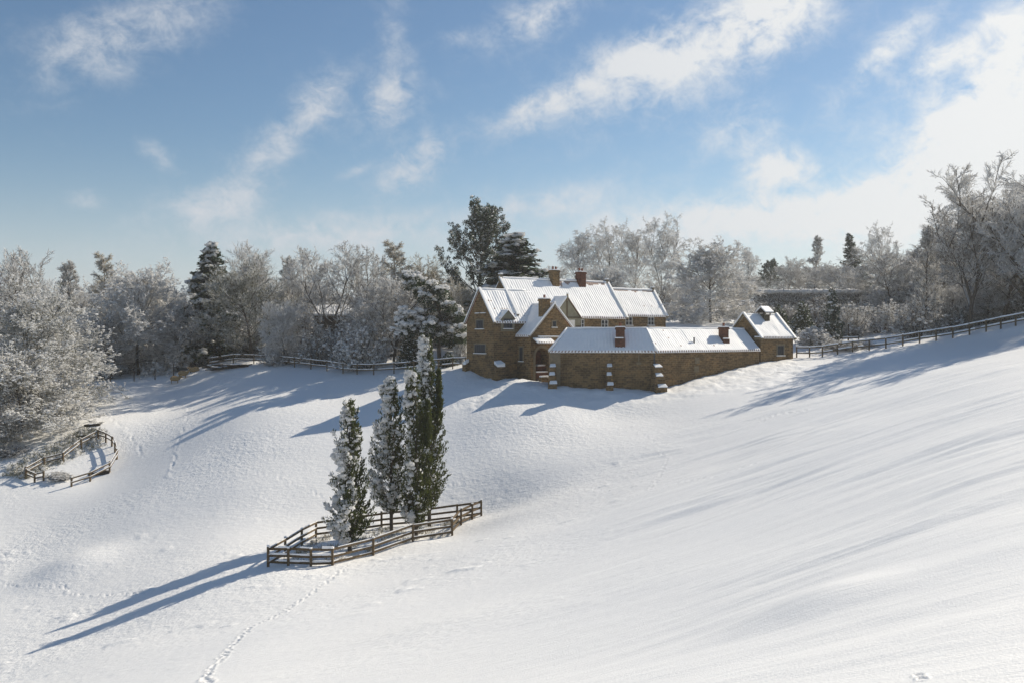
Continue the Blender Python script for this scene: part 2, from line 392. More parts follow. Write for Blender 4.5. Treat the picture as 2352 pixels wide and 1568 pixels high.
def build_ground():
    nr = 760
    v_tab = np.concatenate([np.geomspace(.8, 5.5, 24)[:-1], np.geomspace(5.5, 125, nr), np.geomspace(125, 3500, 60)[1:]])
    half = R(31.5)
    th = np.concatenate([np.linspace(-math.pi, -half, 60)[:-1], np.linspace(-half, half, 820), np.linspace(half, math.pi, 60)[1:-1]])
    rr, tt = np.meshgrid(v_tab, th, indexing='ij')
    x = rr * np.sin(tt); y = rr * np.cos(tt)
    z = base_z(x, y)
    # right hillside drift ridges, tussocks on the left and far slopes
    fx = x; fy = y
    side = sstep(-2, 9, x - .10 * y + 2) * (1 - sstep(55, 80, y))
    ca, sa = math.cos(R(-3)), math.sin(R(-3))
    al = ca * fx + sa * fy; ac = -sa * fx + ca * fy
    rip = fbm(al / 5.0 + 2, ac / 1.25 + .9 * vnoise(al / 5, ac / 4, 3), 11, 3) * .15 + fbm(al / 2.6, ac / .5 + .6 * vnoise(al / 3, ac / 2, 8), 31, 2) * .024
    z = z + rip * side * np.clip(rr / 14, .35, 1.0)
    patch = np.clip(.55 + 1.5 * fbm(x / 11, y / 11, 77, 2), .12, 1.3)
    rip_p = np.clip(.6 + 1.3 * fbm(x / 8, y / 6, 87, 2), .2, 1.2)
    z = z - rip * side * np.clip(rr / 14, .35, 1.0) * (1 - rip_p)
    tus = (1 - side) * sstep(18, 34, rr) * (1 - sstep(135, 170, rr)) * patch
    z = z + tus * (fbm(x / 2.4, y / 2.4, 21, 3) * .035 + np.maximum(fbm(x / 1.5, y / 1.1, 41, 2) - .38, 0) * .42 * (y < 66))
    z = z + fbm(x / 9, y / 9, 51, 2) * .22 * sstep(10, 30, rr) * (1 - sstep(75, 85, y))
    nb = sstep(-7, -3, x) * (1 - sstep(27, 30, x)) * sstep(78, 81, y) * (1 - sstep(94, 97, y))
    z = z + nb * (.16 * fbm(x * .9, y * .9, 61, 3) + .05 * vnoise(x * 3, y * 3, 64))
    # rounded hummock in the foreground and a mound on the left
    for (u, v, sx, h) in ((1870, 1385, 1.1, .16), (1790,1000,2.0,.12), (170, 1300, 2.6, .55)):
        c = hit(u, v); z = z + h * np.exp(-(((x - c[0]) ** 2 + (y - c[1]) ** 2) / sx ** 2))
    # tracks
    for path, step, rad, dep in TRAILS:
        tp = trail_pts(path, step); rng = np.random.default_rng(len(tp))
        lat = rng.normal(0, .07, (len(tp), 2)); tp = tp.copy(); tp[:, :2] += lat
        for c in tp:
            k0 = np.searchsorted(v_tab, math.hypot(c[0], c[1]) - .7); k1 = np.searchsorted(v_tab, math.hypot(c[0], c[1]) + .7)
            a = math.atan2(c[0], c[1]); dw = .8 / math.hypot(c[0], c[1])
            j0 = np.searchsorted(th, a - dw); j1 = np.searchsorted(th, a + dw)
            xs = x[k0:k1, j0:j1]; ys = y[k0:k1, j0:j1]
            d = np.hypot(xs - c[0], ys - c[1]) / (rad * .62)
            z[k0:k1, j0:j1] += .55 * dep * (-np.exp(-d ** 2) + .45 * np.exp(-((d - 1.7) / .5) ** 2))
    n0, n1 = x.shape
    idx = np.arange(n0 * n1).reshape(n0, n1)
    # wrap the last column to the first
    nx = np.roll(idx, -1, axis=1)
    q = np.stack([idx[:-1, :], nx[:-1, :], nx[1:, :], idx[1:, :]], -1).reshape(-1, 4)[:, ::-1]
    B = Buf(); vv = np.stack([x, y, z], -1).reshape(-1, 3)
    B.add(vv, q, 0)
    cap = len(vv)
    B.v.append(np.array([[0, 0, -1.7]])); B.n += 1
    ring = idx[0]; t = np.stack([np.full(n1, cap), np.roll(ring, -1), ring], -1)
    B.t.append(t); B.tm.append(np.zeros(n1, int))
    me = B.mesh('snow_ground', [M_ground], smooth=True)
    at = me.attributes.new('tussock', 'FLOAT', 'POINT')
    tv = np.concatenate([(tus * .8 + .12 * sstep(10, 20, rr)).ravel(), [0.]]).astype(np.float32)
    at.data.foreach_set('value', tv)
    o = link('snow_ground', me)
    tag(o, 'snow covered valley field sloping down to the left and up behind the house', None, None, 'structure')
build_ground()
print('ground', time.time() - T0)

# ------------------------------------------------------------------ tree building blocks
def unit(a): return a / (np.linalg.norm(a, axis=-1, keepdims=True) + 1e-9)
def grow(rng, p0, d, L, K, wob, up):
    """polylines: p0 (n,3), d (n,3), L (n,) -> (n,K+1,3)"""
    n = len(p0); out = np.empty((n, K + 1, 3)); out[:, 0] = p0; d = unit(d); p = p0.copy()
    upv = np.zeros((n, 3)); upv[:, 2] = up
    for k in range(K):
        d = unit(d + rng.normal(0, wob, (n, 3)) + upv / K)
        p = p + d * (L / K)[:, None]; out[:, k + 1] = p
    return out
def spawn(rng, par, npc, t0, t1, a0, a1, ratio, taper=.5, flat=0.0):
    """children start points and directions along parent polylines"""
    n, K1, _ = par.shape; K = K1 - 1
    t = (t0 + (t1 - t0) * (np.arange(npc) + rng.random((n, npc))) / npc)
    f = np.clip(t * K, 0, K - 1e-4); k = f.astype(int); fr = (f - k)[..., None]
    ii = np.arange(n)[:, None]
    a = par[ii, k]; b = par[ii, k + 1]
    p = a + (b - a) * fr; tan = unit(b - a)
    rv = rng.normal(size=(n, npc, 3)); rv[..., 2] *= (1 - flat)
    perp = unit(rv - (rv * tan).sum(-1, keepdims=True) * tan)
    ang = rng.uniform(a0, a1, (n, npc, 1))
    d = tan * np.cos(ang) + perp * np.sin(ang)
    pl = np.linalg.norm(np.diff(par, axis=1), axis=-1).sum(1)
    L = pl[:, None] * ratio * (1 - taper * t) * rng.uniform(.7, 1.25, (n, npc))
    return p.reshape(-1, 3), d.reshape(-1, 3), L.ravel()
def tubes(B, rng, poly, r0, r1, m, cov, mb, ms, thr=.1, rnd=True):
    n, K1, _ = poly.shape
    tan = np.empty_like(poly); tan[:, 1:-1] = poly[:, 2:] - poly[:, :-2]; tan[:, 0] = poly[:, 1] - poly[:, 0]; tan[:, -1] = poly[:, -1] - poly[:, -2]
    tan = unit(tan)
    up = np.array([0, 0, 1.0]); sd = np.cross(tan, up)
    bad = np.linalg.norm(sd, axis=-1) < .15
    sd[bad] = np.array([1.0, .3, 0]); sd = unit(sd - (sd * tan).sum(-1, keepdims=True) * tan)
    u2 = np.cross(sd, tan)
    r0 = np.broadcast_to(np.asarray(r0, float), (n,)); r1 = np.broadcast_to(np.asarray(r1, float), (n,))
    w = np.linspace(0, 1, K1)
    r = r0[:, None] * (1 - w) + r1[:, None] * w
    ph = math.pi / 2 + 2 * math.pi * np.arange(m) / m
    v = poly[:, :, None, :] + r[:, :, None, None] * (np.cos(ph)[:, None] * sd[:, :, None, :] + np.sin(ph)[:, None] * u2[:, :, None, :])
    idx = np.arange(n * K1 * m).reshape(n, K1, m); nx = np.roll(idx, -1, axis=2)
    q = np.stack([idx[:, :-1], nx[:, :-1], nx[:, 1:], idx[:, 1:]], -1)
    pm = ph + math.pi / m
    nz = u2[:, :-1, None, 2] * np.sin(pm)
    flag = (rng.random((n, 1, 1)) < cov)
    mat = np.where((nz > thr) & flag, ms, mb)
    B.add(v, q.reshape(-1, 4), mat.ravel())

ICO_V = None
def lumps(B, rng, p, size, mat, flat=.6, jit=.25):
    global ICO_V, ICO_F
    if ICO_V is None:
        bm = bmesh.new(); bmesh.ops.create_icosphere(bm, subdivisions=1, radius=1)
        ICO_V = np.array([v.co[:] for v in bm.verts]); ICO_F = np.array([[v.index for v in f.verts] for f in bm.faces]); bm.free()
    n = len(p); size = np.broadcast_to(np.asarray(size, float), (n,))
    s = size[:, None] * rng.uniform(.7, 1.4, (n, 3)); s[:, 2] *= flat
    a = rng.uniform(0, 6.28, n); ca, sa = np.cos(a), np.sin(a)
    v = ICO_V[None] * (1 + rng.uniform(-jit, jit, (n, len(ICO_V), 1))) * s[:, None]
    vx = v[..., 0] * ca[:, None] - v[..., 1] * sa[:, None]; vy = v[..., 0] * sa[:, None] + v[..., 1] * ca[:, None]
    v = np.stack([vx, vy, v[..., 2]], -1) + p[:, None]
    f = ICO_F[None] + (np.arange(n) * len(ICO_V))[:, None, None]
    B.add(v, t=f.reshape(-1, 3), tm=mat)
def sprays(B, rng, p, d, L, w, mat):
    """leaf sprays: folded rhombus blades from p along d"""
    n = len(p); d = unit(d); rv = rng.normal(size=(n, 3)); sd = unit(np.cross(d, rv)); nn = np.cross(sd, d)
    L = np.broadcast_to(np.asarray(L, float), (n,))[:, None] * rng.uniform(.6, 1.3, (n, 1)); w = np.broadcast_to(np.asarray(w, float), (n,))[:, None] * rng.uniform(.7, 1.3, (n, 1))
    mid = p + d * L * .45
    v = np.stack([p, mid + sd * w + nn * w * .5, p + d * L, mid - sd * w + nn * w * .5], 1)
    i = np.arange(n)[:, None] * 4
    t = np.concatenate([i + [0, 1, 2], i + [0, 2, 3]])
    B.add(v, t=t, tm=mat)
def seg_len(p): return np.linalg.norm(np.diff(p, axis=1), axis=-1).sum(1)

PROTO = {}
def proto(name, H, W, B_trunk, tm, B_crown, cm):
    allv = np.concatenate(B_crown.v); H = float(np.percentile(allv[:, 2], 99.93))
    W = float(2 * np.percentile(np.abs(allv[:, 0]), 98.5))
    PROTO[name] = (H, W, B_trunk.mesh(name + '_trunk', tm) if B_trunk else None, B_crown.mesh(name + '_crown', cm))

def bare_tree(name, seed, H=12., W=9., t_lo=.2, n1=26, ang=(72, 22), up1=.25, n2=9, n3=8, n4=5, cov=.7, tw=M_twig,
              up3=0.05, r4=.021, lump=0, shape='round', lean=0.0, trunk_frac=.8, droop=0.0, trunk_r=.016, fork=False, frost=.6):
    rng = np.random.default_rng(seed)
    T = Buf(); C = Buf()
    if fork:
        base = grow(rng, np.zeros((1, 3)), np.array([[lean, 0, 1.]]), np.array([H * .25]), 4, .05, .1)
        nf = 4; az = np.arange(nf) * 6.28 / nf + rng.uniform(0, 1); inc = rng.uniform(.22, .42, nf)
        d = np.stack([np.cos(az) * np.sin(inc), np.sin(az) * np.sin(inc), np.cos(inc)], -1)
        st = base[0, 2 + rng.integers(0, 3, nf)]
        leads = grow(rng, st, d, np.full(nf, H * .66), 9, .07, .12)
        tubes(T, rng, base, H * trunk_r, H * trunk_r * .8, 8, 0, 0, 1)
        tubes(T, rng, leads, H * trunk_r * .62, H * .002, 6, .6, 0, 1, .35)
        trunk = leads; per = n1 // nf + 1
    else:
        trunk = grow(rng, np.zeros((1, 3)), np.array([[lean, 0, 1.]]), np.array([H * trunk_frac]), 10, .05, .15)
        tubes(T, rng, trunk, H * trunk_r, H * .003, 8, .0, 0, 1)
        per = n1
    limbs_p = []; limbs_d = []; limbs_L = []
    for k in range(len(trunk)):
        t = t_lo + (1 - t_lo) * (np.arange(per) + rng.random(per)) / per
        if fork: t = np.clip(.12 + .88 * (np.arange(per) + rng.random(per)) / per, 0, 1)
        f = np.clip(t * (trunk.shape[1] - 1), 0, trunk.shape[1] - 1.001); i = f.astype(int); fr = (f - i)[:, None]
        p = trunk[k, i] * (1 - fr) + trunk[k, i + 1] * fr
        az = np.arange(per) * 2.399 + rng.normal(0, .35, per) + k
        a = np.radians(ang[0] + (ang[1] - ang[0]) * t + rng.normal(0, 7, per))
        d = np.stack([np.cos(az) * np.sin(a), np.sin(az) * np.sin(a), np.cos(a)], -1)
        if shape == 'round': prof = np.sqrt(np.clip(1 - ((t - .36) / .68) ** 2, .05, 1))
        elif shape == 'dome': prof = np.sqrt(np.clip(1.03 - (t * .98) ** 2, .02, 1))
        elif shape == 'cone': prof = 1.05 - .85 * t
        elif shape == 'up': prof = .75 + .35 * np.sin(np.clip(t, 0, 1) * 3.0)
        else: prof = np.clip(.55 + t, .5, 1.15)
        if fork: prof = prof * .72
        L = W * .5 / np.maximum(np.sin(a), .55) * prof * rng.uniform(.75, 1.1, per)
        limbs_p.append(p); limbs_d.append(d); limbs_L.append(L)
    lp = np.concatenate(limbs_p); ld = np.concatenate(limbs_d); lL = np.concatenate(limbs_L)
    l1 = grow(rng, lp, ld, lL, 6, .10, up1)
    tubes(C, rng, l1, .0042 * H, .0012 * H, 5, cov, 0, 2, .2)
    p, d, L = spawn(rng, l1, n2, .15, 1., .45, 1.05, .50, .55)
    l2 = grow(rng, p, d, L, 4, .12, up1 * .6 - droop * .4)
    tubes(C, rng, l2, .028, .014, 4, cov, 1, 2, .2 if frost < .5 else -.4)
    p, d, L = spawn(rng, l2, n3, .1, 1., .4, 1.0, .50, .35)
    L = np.maximum(L, .35)
    l3 = grow(rng, p, d, L, 3, .14, up3 - droop)
    tubes(C, rng, l3, r4 * 1.25, r4, 3, cov, 1, 2, .05 if frost < .5 else -.7)
    if n4:
        p, d, L = spawn(rng, l3, n4, .15, 1., .4, 1.0, .55, .2)
        L = np.maximum(L, .22)
        l4 = grow(rng, p, d, L, 2, .15, up3 - droop * 1.3)
        tubes(C, rng, l4, r4, r4 * .6, 3, cov * .92, 1, 2, .05 if frost <= 0 else -.7)
    else: l4 = l3
    if lump:
        e = l4[rng.random(len(l4)) < lump]; kk = rng.integers(1, e.shape[1], len(e))
        lumps(C, rng, e[np.arange(len(e)), kk] + [0, 0, .02], rng.uniform(.06, .16, len(e)), 2, .6)
    proto(name, H, W, T, [M_bark, M_tsnow], C, [M_bark, tw, M_tsnow])

def bush(name, seed, H=3., W=5., n1=60, cov=.85, lump=.25, tw=M_twigd, n2=9, n3=7, r4=.018):
    rng = np.random.default_rng(seed); C = Buf()
    az = rng.uniform(0, 6.28, n1); rad = np.sqrt(rng.random(n1)) * .35 * W / 2
    p = np.stack([np.cos(az) * rad, np.sin(az) * rad, np.zeros(n1)], -1)
    inc = rng.random(n1) ** .6 * 1.15
    d = np.stack([np.cos(az) * np.sin(inc), np.sin(az) * np.sin(inc), np.cos(inc)], -1)
    L = 1.0 / np.sqrt((np.cos(inc) / H) ** 2 + (np.sin(inc) / (W / 2)) ** 2) * rng.uniform(.75, 1.0, n1)
    l1 = grow(rng, p, d, L, 6, .10, -.15)
    tubes(C, rng, l1, .035, .015, 4, cov, 0, 2, .2)
    p, d, L = spawn(rng, l1, n2, .2, 1., .4, 1.1, .34, .5)
    l2 = grow(rng, p, d, L, 3, .15, -.05); tubes(C, rng, l2, .022, .014, 3, cov, 1, 2, .05)
    p, d, L = spawn(rng, l2, n3, .1, 1., .4, 1.1, .5, .2); L = np.maximum(L, .22)
    l3 = grow(rng, p, d, L, 2, .15, -.05); tubes(C, rng, l3, r4, r4 * .7, 3, cov, 1, 2, .05)
    if lump:
        e = l3[rng.random(len(l3)) < lump]
        lumps(C, rng, e[:, -1], rng.uniform(.05, .15, len(e)), 2, .6)
    proto(name, H, W, None, None, C, [M_bark, tw, M_tsnow])

def leaf_clump(C, rng, cen, rad, n, L, w, mat, up=.3):
    """needle sprays filling ellipsoidal clumps: cen (k,3), rad (k,)"""
    k = len(cen); u = unit(rng.normal(size=(k, n, 3))); r = rng.random((k, n, 1)) ** .45
    off = u * r * rad[:, None, None] * np.array([1, 1, .62])
    d = u + np.array([0, 0, up]) + rng.normal(0, .35, u.shape)
    sprays(C, rng, (cen[:, None] + off).reshape(-1, 3), d.reshape(-1, 3), L, w, mat)

def spruce(name, seed, H=12., W=6., droop=.5, whorls=26, per=7, snow=.5, mat=M_needle, t_lo=.08, lumpsize=.22, dens=14, taper_pow=.9):
    rng = np.random.default_rng(seed); T = Buf(); C = Buf()
    trunk = grow(rng, np.zeros((1, 3)), np.array([[0, 0, 1.]]), np.array([H * .98]), 10, .015, .1)
    tubes(T, rng, trunk, H * .016, H * .002, 8, 0, 0, 1)
    n = whorls * per; t = t_lo + (1 - t_lo) * (np.repeat(np.arange(whorls), per) + rng.random(n) * .6) / whorls
    f = np.clip(t * 10, 0, 9.99); i = f.astype(int); fr = (f - i)[:, None]; p = trunk[0, i] * (1 - fr) + trunk[0, i + 1] * fr
    az = rng.uniform(0, 6.28, n); a = np.radians(80 - 45 * t ** 2)
    d = np.stack([np.cos(az) * np.sin(a), np.sin(az) * np.sin(a), np.cos(a)], -1)
    L = W / 2 * ((1 - t) ** taper_pow + .05) * rng.uniform(.7, 1.1, n)
    l1 = grow(rng, p, d, L, 6, .06, -droop)
    tubes(C, rng, l1, .04, .012, 4, .5, 0, 2, .3)
    # needle fans along each branch
    m = dens; tt = rng.uniform(.12, 1.0, (n, m)); ff = np.clip(tt * 6, 0, 5.99); ii = ff.astype(int); g = (ff - ii)[..., None]; ar = np.arange(n)[:, None]
    q = l1[ar, ii] * (1 - g) + l1[ar, ii + 1] * g; tan = unit(l1[ar, ii + 1] - l1[ar, ii])
    side = unit(np.cross(tan, np.array([0, 0, 1.]))) * rng.choice([-1, 1], (n, m, 1))
    for rep in range(4):
        q = q + rng.normal(0, .05, q.shape) - [0, 0, .03]
        dd = tan * rng.uniform(.3, 1, (n, m, 1)) + side * rng.uniform(.1, 1.1, (n, m, 1)) + rng.normal(0, .15, (n, m, 3)) + np.array([0, 0, -.35 * droop])
        LL = np.clip(.22 * L[:, None] * (1.2 - tt) + .14, .14, .55).ravel()
        sprays(C, rng, (q + rng.normal(0, .05, q.shape)).reshape(-1, 3), dd.reshape(-1, 3), LL, LL * .26, 1)
    keep = rng.random((n, m)) < snow
    ps = q[keep] + [0, 0, .05]
    lumps(C, rng, ps, lumpsize * rng.uniform(.3, 1.15, len(ps)) ** 1.3, 2, .62, .35)
    proto(name, H, W, T, [M_bark, M_tsnow], C, [M_bark, mat, M_tsnow])

def scots_pine(name, seed, H=14., W=9.):
    rng = np.random.default_rng(seed); T = Buf(); C = Buf()
    trunk = grow(rng, np.zeros((1, 3)), np.array([[0.03, 0, 1.]]), np.array([H * .92]), 10, .04, .1)
    tubes(T, rng, trunk, H * .018, H * .004, 8, 0, 0, 1)
    n = 46; t = .30 + .70 * (np.arange(n) + rng.random(n)) / n
    f = np.clip(t * 10, 0, 9.99); i = f.astype(int); fr = (f - i)[:, None]; p = trunk[0, i] * (1 - fr) + trunk[0, i + 1] * fr
    az = np.arange(n) * 2.399; a = np.radians(78 - 48 * t)
    d = np.stack([np.cos(az) * np.sin(a), np.sin(az) * np.sin(a), np.cos(a)], -1)
    L = W / 2 * np.interp(t, [.3, .42, .6, .8, 1], [1.25, 1.35, 1.0, .78, .40]) / np.maximum(np.sin(a), .6) * rng.uniform(.75, 1.08, n)
    l1 = grow(rng, p, d, L, 6, .10, .25); tubes(C, rng, l1, .085, .03, 5, .6, 0, 2, .35)
    pp, dd, LL = spawn(rng, l1, 7, .35, 1., .3, .9, .30, .3); l2 = grow(rng, pp, dd, LL, 3, .12, .25); tubes(C, rng, l2, .04, .02, 4, .5, 0, 2, .3)
    cen = np.concatenate([l2[:, -1], l2[:, 2], l1[:, -1]]); cen = cen + rng.normal(0, .12, cen.shape)
    rad = rng.uniform(.22, .44, len(cen))
    leaf_clump(C, rng, cen, rad, 44, .24, .055, 1, .5)
    m = rng.random((len(cen), 7)) < .5
    sp = (cen[:, None] + rng.normal(0, .55, (len(cen), 7, 3)) * rad[:, None, None] * np.array([1, 1, .3]) + np.array([0, 0, 1]) * rad[:, None, None] * .42)[m]
    lumps(C, rng, sp, rng.uniform(.07, .17, len(sp)), 2, .45)
    proto(name, H, W, T, [M_bark, M_tsnow], C, [M_bark, M_pine, M_tsnow])

def cypress(name, seed, H, prof, snow_side=.75, nplume=230, lump_n=1500, spires=(), clean=.0, mat=M_cyp, wide=1.0):
    """prof: list of (height fraction, radius) ; foliage in upright feathery plumes, wind-driven snow mostly on the -x side"""
    rng = np.random.default_rng(seed); T = Buf(); C = Buf()
    trunk = grow(rng, np.zeros((1, 3)), np.array([[0, 0, 1.]]), np.array([H * .95]), 10, .012, .1)
    tubes(T, rng, trunk, .13, .02, 9, 0, 0, 1)
    pr = np.array(prof); t_lo = pr[0, 0]
    def rad(t): return np.interp(t, pr[:, 0], pr[:, 1])
    w = lambda t: rad(t) ** .8 + .08
    tt = rng.uniform(t_lo, 1, nplume * 6); tt = tt[rng.random(len(tt)) < w(tt) / w(pr[:, 0]).max()][:nplume]
    n = len(tt); az = rng.uniform(0, 6.28, n)
    Rr = rad(tt) * rng.uniform(.42, 1.26, n) * (1 + .35 * vnoise(tt * 9, az * 1.2, seed))
    bz = np.clip(tt * H - rng.uniform(.3, 1.1, n), t_lo * H * .8, H)
    p = np.stack([np.cos(az) * .12, np.sin(az) * .12, bz], -1)
    tip = np.stack([np.cos(az) * Rr, np.sin(az) * Rr, np.minimum(tt * H + rng.uniform(.2, .6, n), H)], -1)
    mid = p * .35 + tip * .65; mid[:, :2] += (tip - p)[:, :2] * .22; mid[:, 2] -= .18
    s = np.linspace(0, 1, 7)[None, :, None]
    l1 = p[:, None] * (1 - s) ** 2 + 2 * mid[:, None] * s * (1 - s) + tip[:, None] * s ** 2
    tubes(C, rng, l1, .02, .008, 3, 0, 0, 2)
    for (sx, sy, z0, z1, rr_) in spires:
        k = int(26 * (z1 - z0)); zz = rng.uniform(z0, z1, k); a2 = rng.uniform(0, 6.28, k); r2 = rr_ * np.interp(zz, [z0, z1], [1, .1]) * rng.uniform(.3, 1.0, k)
        b0 = np.stack([np.full(k, sx), np.full(k, sy), zz - .5], -1); e0 = np.stack([sx + np.cos(a2) * r2, sy + np.sin(a2) * r2, np.minimum(zz + .35, z1)], -1)
        l1 = np.concatenate([l1, b0[:, None] * (1 - s) + e0[:, None] * s]); n += k
    m = 34
    u = rng.uniform(.2, 1.0, (n, m)); ff = np.clip(u * 6, 0, 5.99); ii = ff.astype(int); g = (ff - ii)[..., None]; ar = np.arange(n)[:, None]
    q = l1[ar, ii] * (1 - g) + l1[ar, ii + 1] * g; tan = unit(l1[ar, ii + 1] - l1[ar, ii])
    q = q + rng.normal(0, .055, q.shape)
    d = tan + rng.normal(0, .42, q.shape) + np.array([0, 0, .35])
    qf = q.reshape(-1, 3); df = d.reshape(-1, 3); rf = np.hypot(qf[:, 0], qf[:, 1])
    sf = (.5 - .5 * np.cos(np.arctan2(qf[:, 1], qf[:, 0]) - R(32))) ** 2.2
    fr_ = rng.random(len(qf)) < sf * (.48 * snow_side) * np.clip(.9 + 2.2 * vnoise(qf[:, 2] * 1.7, np.arctan2(qf[:, 1], qf[:, 0]) * 1.9, seed + 3), .1, 1.6) * (rf > .45 * rad(np.clip(qf[:, 2] / H, 0, 1)))
    sprays(C, rng, qf[~fr_], df[~fr_], .22, .035, 1)
    sprays(C, rng, qf[fr_] + [0, 0, .02], df[fr_] + [0, 0, -.2], .20, .045, 2)
    # snow: lumps of all sizes sitting on the plumes
    qq = q[:, ::2].reshape(-1, 3); azq = np.arctan2(qq[:, 1], qq[:, 0]); rq = np.hypot(qq[:, 0], qq[:, 1])
    side = .5 - .5 * np.cos(azq - R(32))       # 1 on the windward (left and near) side
    pk = (.035 + side ** 2.6 * snow_side) * (rq > .30 * rad(np.clip(qq[:, 2] / H, 0, 1)))
    pk = pk * np.where(qq[:, 2] > H * .78, 2.2, 1.0)
    cl_ = vnoise(qq[:, 2] * 1.7 + azq * .8, azq * 1.9, seed + 3) + .6 * vnoise(qq[:, 2] * 4.1, azq * 4.0, seed + 4)
    pk = pk * np.clip(.5 + 2.6 * cl_, .08, 2.2)
    idx = np.where(rng.random(len(qq)) < pk * .95 * lump_n / max(1, pk.sum()))[0]
    out = np.stack([np.cos(azq), np.sin(azq), np.zeros_like(azq)], -1)[idx]
    sz = (.035 + .14 * rng.random(len(idx)) ** 2.8) * (.7 + .6 * side[idx])
    lumps(C, rng, qq[idx] + out * .05 + np.array([0, 0, .04]), sz * wide, 2, .75, .3)
    proto(name, H, 2 * pr[:, 1].max(), T, [M_bark, M_tsnow], C, [M_bark, mat, M_tsnow])

def evergreen_bush(name, seed, H=3., W=3., n=260, snow=.5, mat=M_needle):
    rng = np.random.default_rng(seed); C = Buf()
    u = unit(rng.normal(size=(n, 3))); u[:, 2] = np.abs(u[:, 2])
    r = rng.uniform(.45, 1.0, n)[:, None]; c = u * r * np.array([W / 2, W / 2, H]); c[:, :2] *= (.75 + .35 * (1 - c[:, 2:3] / H))
    rd = rng.uniform(.16, .34, n)
    leaf_clump(C, rng, c, rd, 30, .17, .045, 0, .3)
    m = rng.random((n, 4)) < snow
    sp = (c[:, None] + rng.normal(0, .5, (n, 4, 3)) * rd[:, None, None] * np.array([1, 1, .3]) + np.array([0, 0, 1]) * rd[:, None, None] * .5)[m]
    lumps(C, rng, sp, rng.uniform(.05, .14, len(sp)), 1, .5)
    proto(name, H, W, None, None, C, [mat, M_tsnow])

# ---- one mesh per kind and seed; many trees share them
bare_tree('spread_a', 1, 12, 10, .10, 38, (92, 20), .15, 9, 8, 5, .92, M_twig, lump=.08)
bare_tree('spread_b', 2, 12, 10.5, .12, 38, (85, 20), .2, 9, 8, 5, .88, M_twigd, fork=True, lump=.06)
bare_tree('spread_c', 3, 12, 10, .12, 36, (92, 30), .1, 9, 8, 5, .92, M_twig)
bare_tree('open_a', 4, 13, 11, .3, 22, (62, 25), .35, 9, 7, 4, .85, M_twigd, fork=True, r4=.022)
bare_tree('open_b', 5, 13, 11, .32, 20, (68, 25), .3, 9, 7, 4, .88, M_twigd, fork=True, r4=.022)
bare_tree('upright_a', 6, 15, 8, .2, 34, (48, 16), .45, 9, 7, 4, .86, M_twigd, shape='up', up3=.3)
bare_tree('upright_b', 7, 15, 8.5, .15, 36, (52, 18), .45, 9, 7, 4, .82, M_twigd, shape='up', up3=.3, fork=True)
bare_tree('slender', 8, 13, 5.5, .15, 30, (60, 22), .35, 8, 7, 4, .8, M_twig, shape='cone', up3=.2, trunk_frac=.97, trunk_r=.011)
bare_tree('larch', 9, 13, 6, .12, 36, (85, 40), .05, 9, 7, 3, .72, M_gold, shape='cone', trunk_frac=.98, trunk_r=.011, droop=.1)
bare_tree('golden', 10, 12, 9.5, .15, 30, (70, 25), .1, 9, 8, 5, .5, M_gold, droop=.15)
bare_tree('willow', 11, 12, 11, .1, 36, (75, 22), .25, 10, 9, 5, .62, M_olive, up3=.25, r4=.017, shape='dome', frost=.3)
bare_tree('birch_a', 12, 14, 7, .25, 24, (50, 18), .1, 9, 8, 5, .85, M_frost, shape='up', droop=.75, r4=.019, trunk_r=.011)
bare_tree('birch_b', 13, 14, 8, .3, 22, (55, 20), .1, 9, 8, 5, .85, M_frost, shape='up', droop=.9, r4=.019, fork=True, trunk_r=.011)
bare_tree('heavy_a', 14, 13, 15, .06, 46, (95, 15), .0, 10, 8, 5, .90, M_olive, lump=.36, r4=.022, shape='dome', frost=.2)
bare_tree('heavy_b', 15, 10, 14, .11, 44, (98, 18), -.15, 10, 8, 5, .94, M_olive, lump=.55, r4=.024, droop=.12, shape='dome', frost=.3)
bare_tree('rounded', 16, 10, 11, .10, 40, (95, 20), .1, 10, 8, 5, .94, M_frost, r4=.021, shape='dome', lump=.06)
bare_tree('big_right', 17, 17, 11, .15, 40, (62, 25), .3, 9, 8, 5, .92, M_frost, up3=.1, fork=True, r4=.022)
bare_tree('white_round', 18, 10, 11, .10, 50, (116, 14), -.12, 10, 8, 5, .97, M_frost, r4=.022, shape='dome', lump=.14)
bush('bush_a', 20, 3., 5.); bush('bush_b', 21, 3., 4.5, cov=.7, lump=.08, tw=M_twigd); bush('bush_c', 22, 2.6, 4., cov=.9, lump=.4)
bush('bush_round', 23, 2.6, 3.4, n1=80, cov=.75, lump=.05, tw=M_twig, r4=.014)
spruce('spruce_a', 30, 13, 7, .45, 26, 7, .42, M_needle)
spruce('spruce_b', 31, 12, 5.5, .2, 26, 6, .16, M_pine, lumpsize=.15)
spruce('deodar', 32, 13, 9, .75, 22, 9, .12, M_needle, lumpsize=.32, dens=34, taper_pow=.85)
scots_pine('scots', 33)
evergreen_bush('ever_a', 40); evergreen_bush('ever_b', 41, 2.2, 3.2, 200, .3, M_needle)
cypress('cyp_one', 50, 9.2, [(.11,.35),(.14,1.1),(.20,1.35),(.30,1.15),(.45,.92),(.60,.78),(.68,.84),(.76,.78),(.86,.5),(.95,.28),(1,.05)], .85, 250, 1000)
cypress('cyp_two', 51, 10.2, [(.17,.3),(.22,1.0),(.35,1.35),(.44,1.5),(.47,1.2),(.62,1.0),(.75,.78),(.88,.55),(.96,.30),(1,.05)], 1.0, 290, 1500)
cypress('cyp_three', 52, 10.6, [(.09,.25),(.15,.75),(.26,1.1),(.38,1.05),(.52,.78),(.66,.52),(.78,.33),(.9,.22),(1,.04)], .55, 230, 700, spires=((.75, .0, 6.0, 8.6, .4), (-.45, -.1, 7.5, 10.6, .34)))
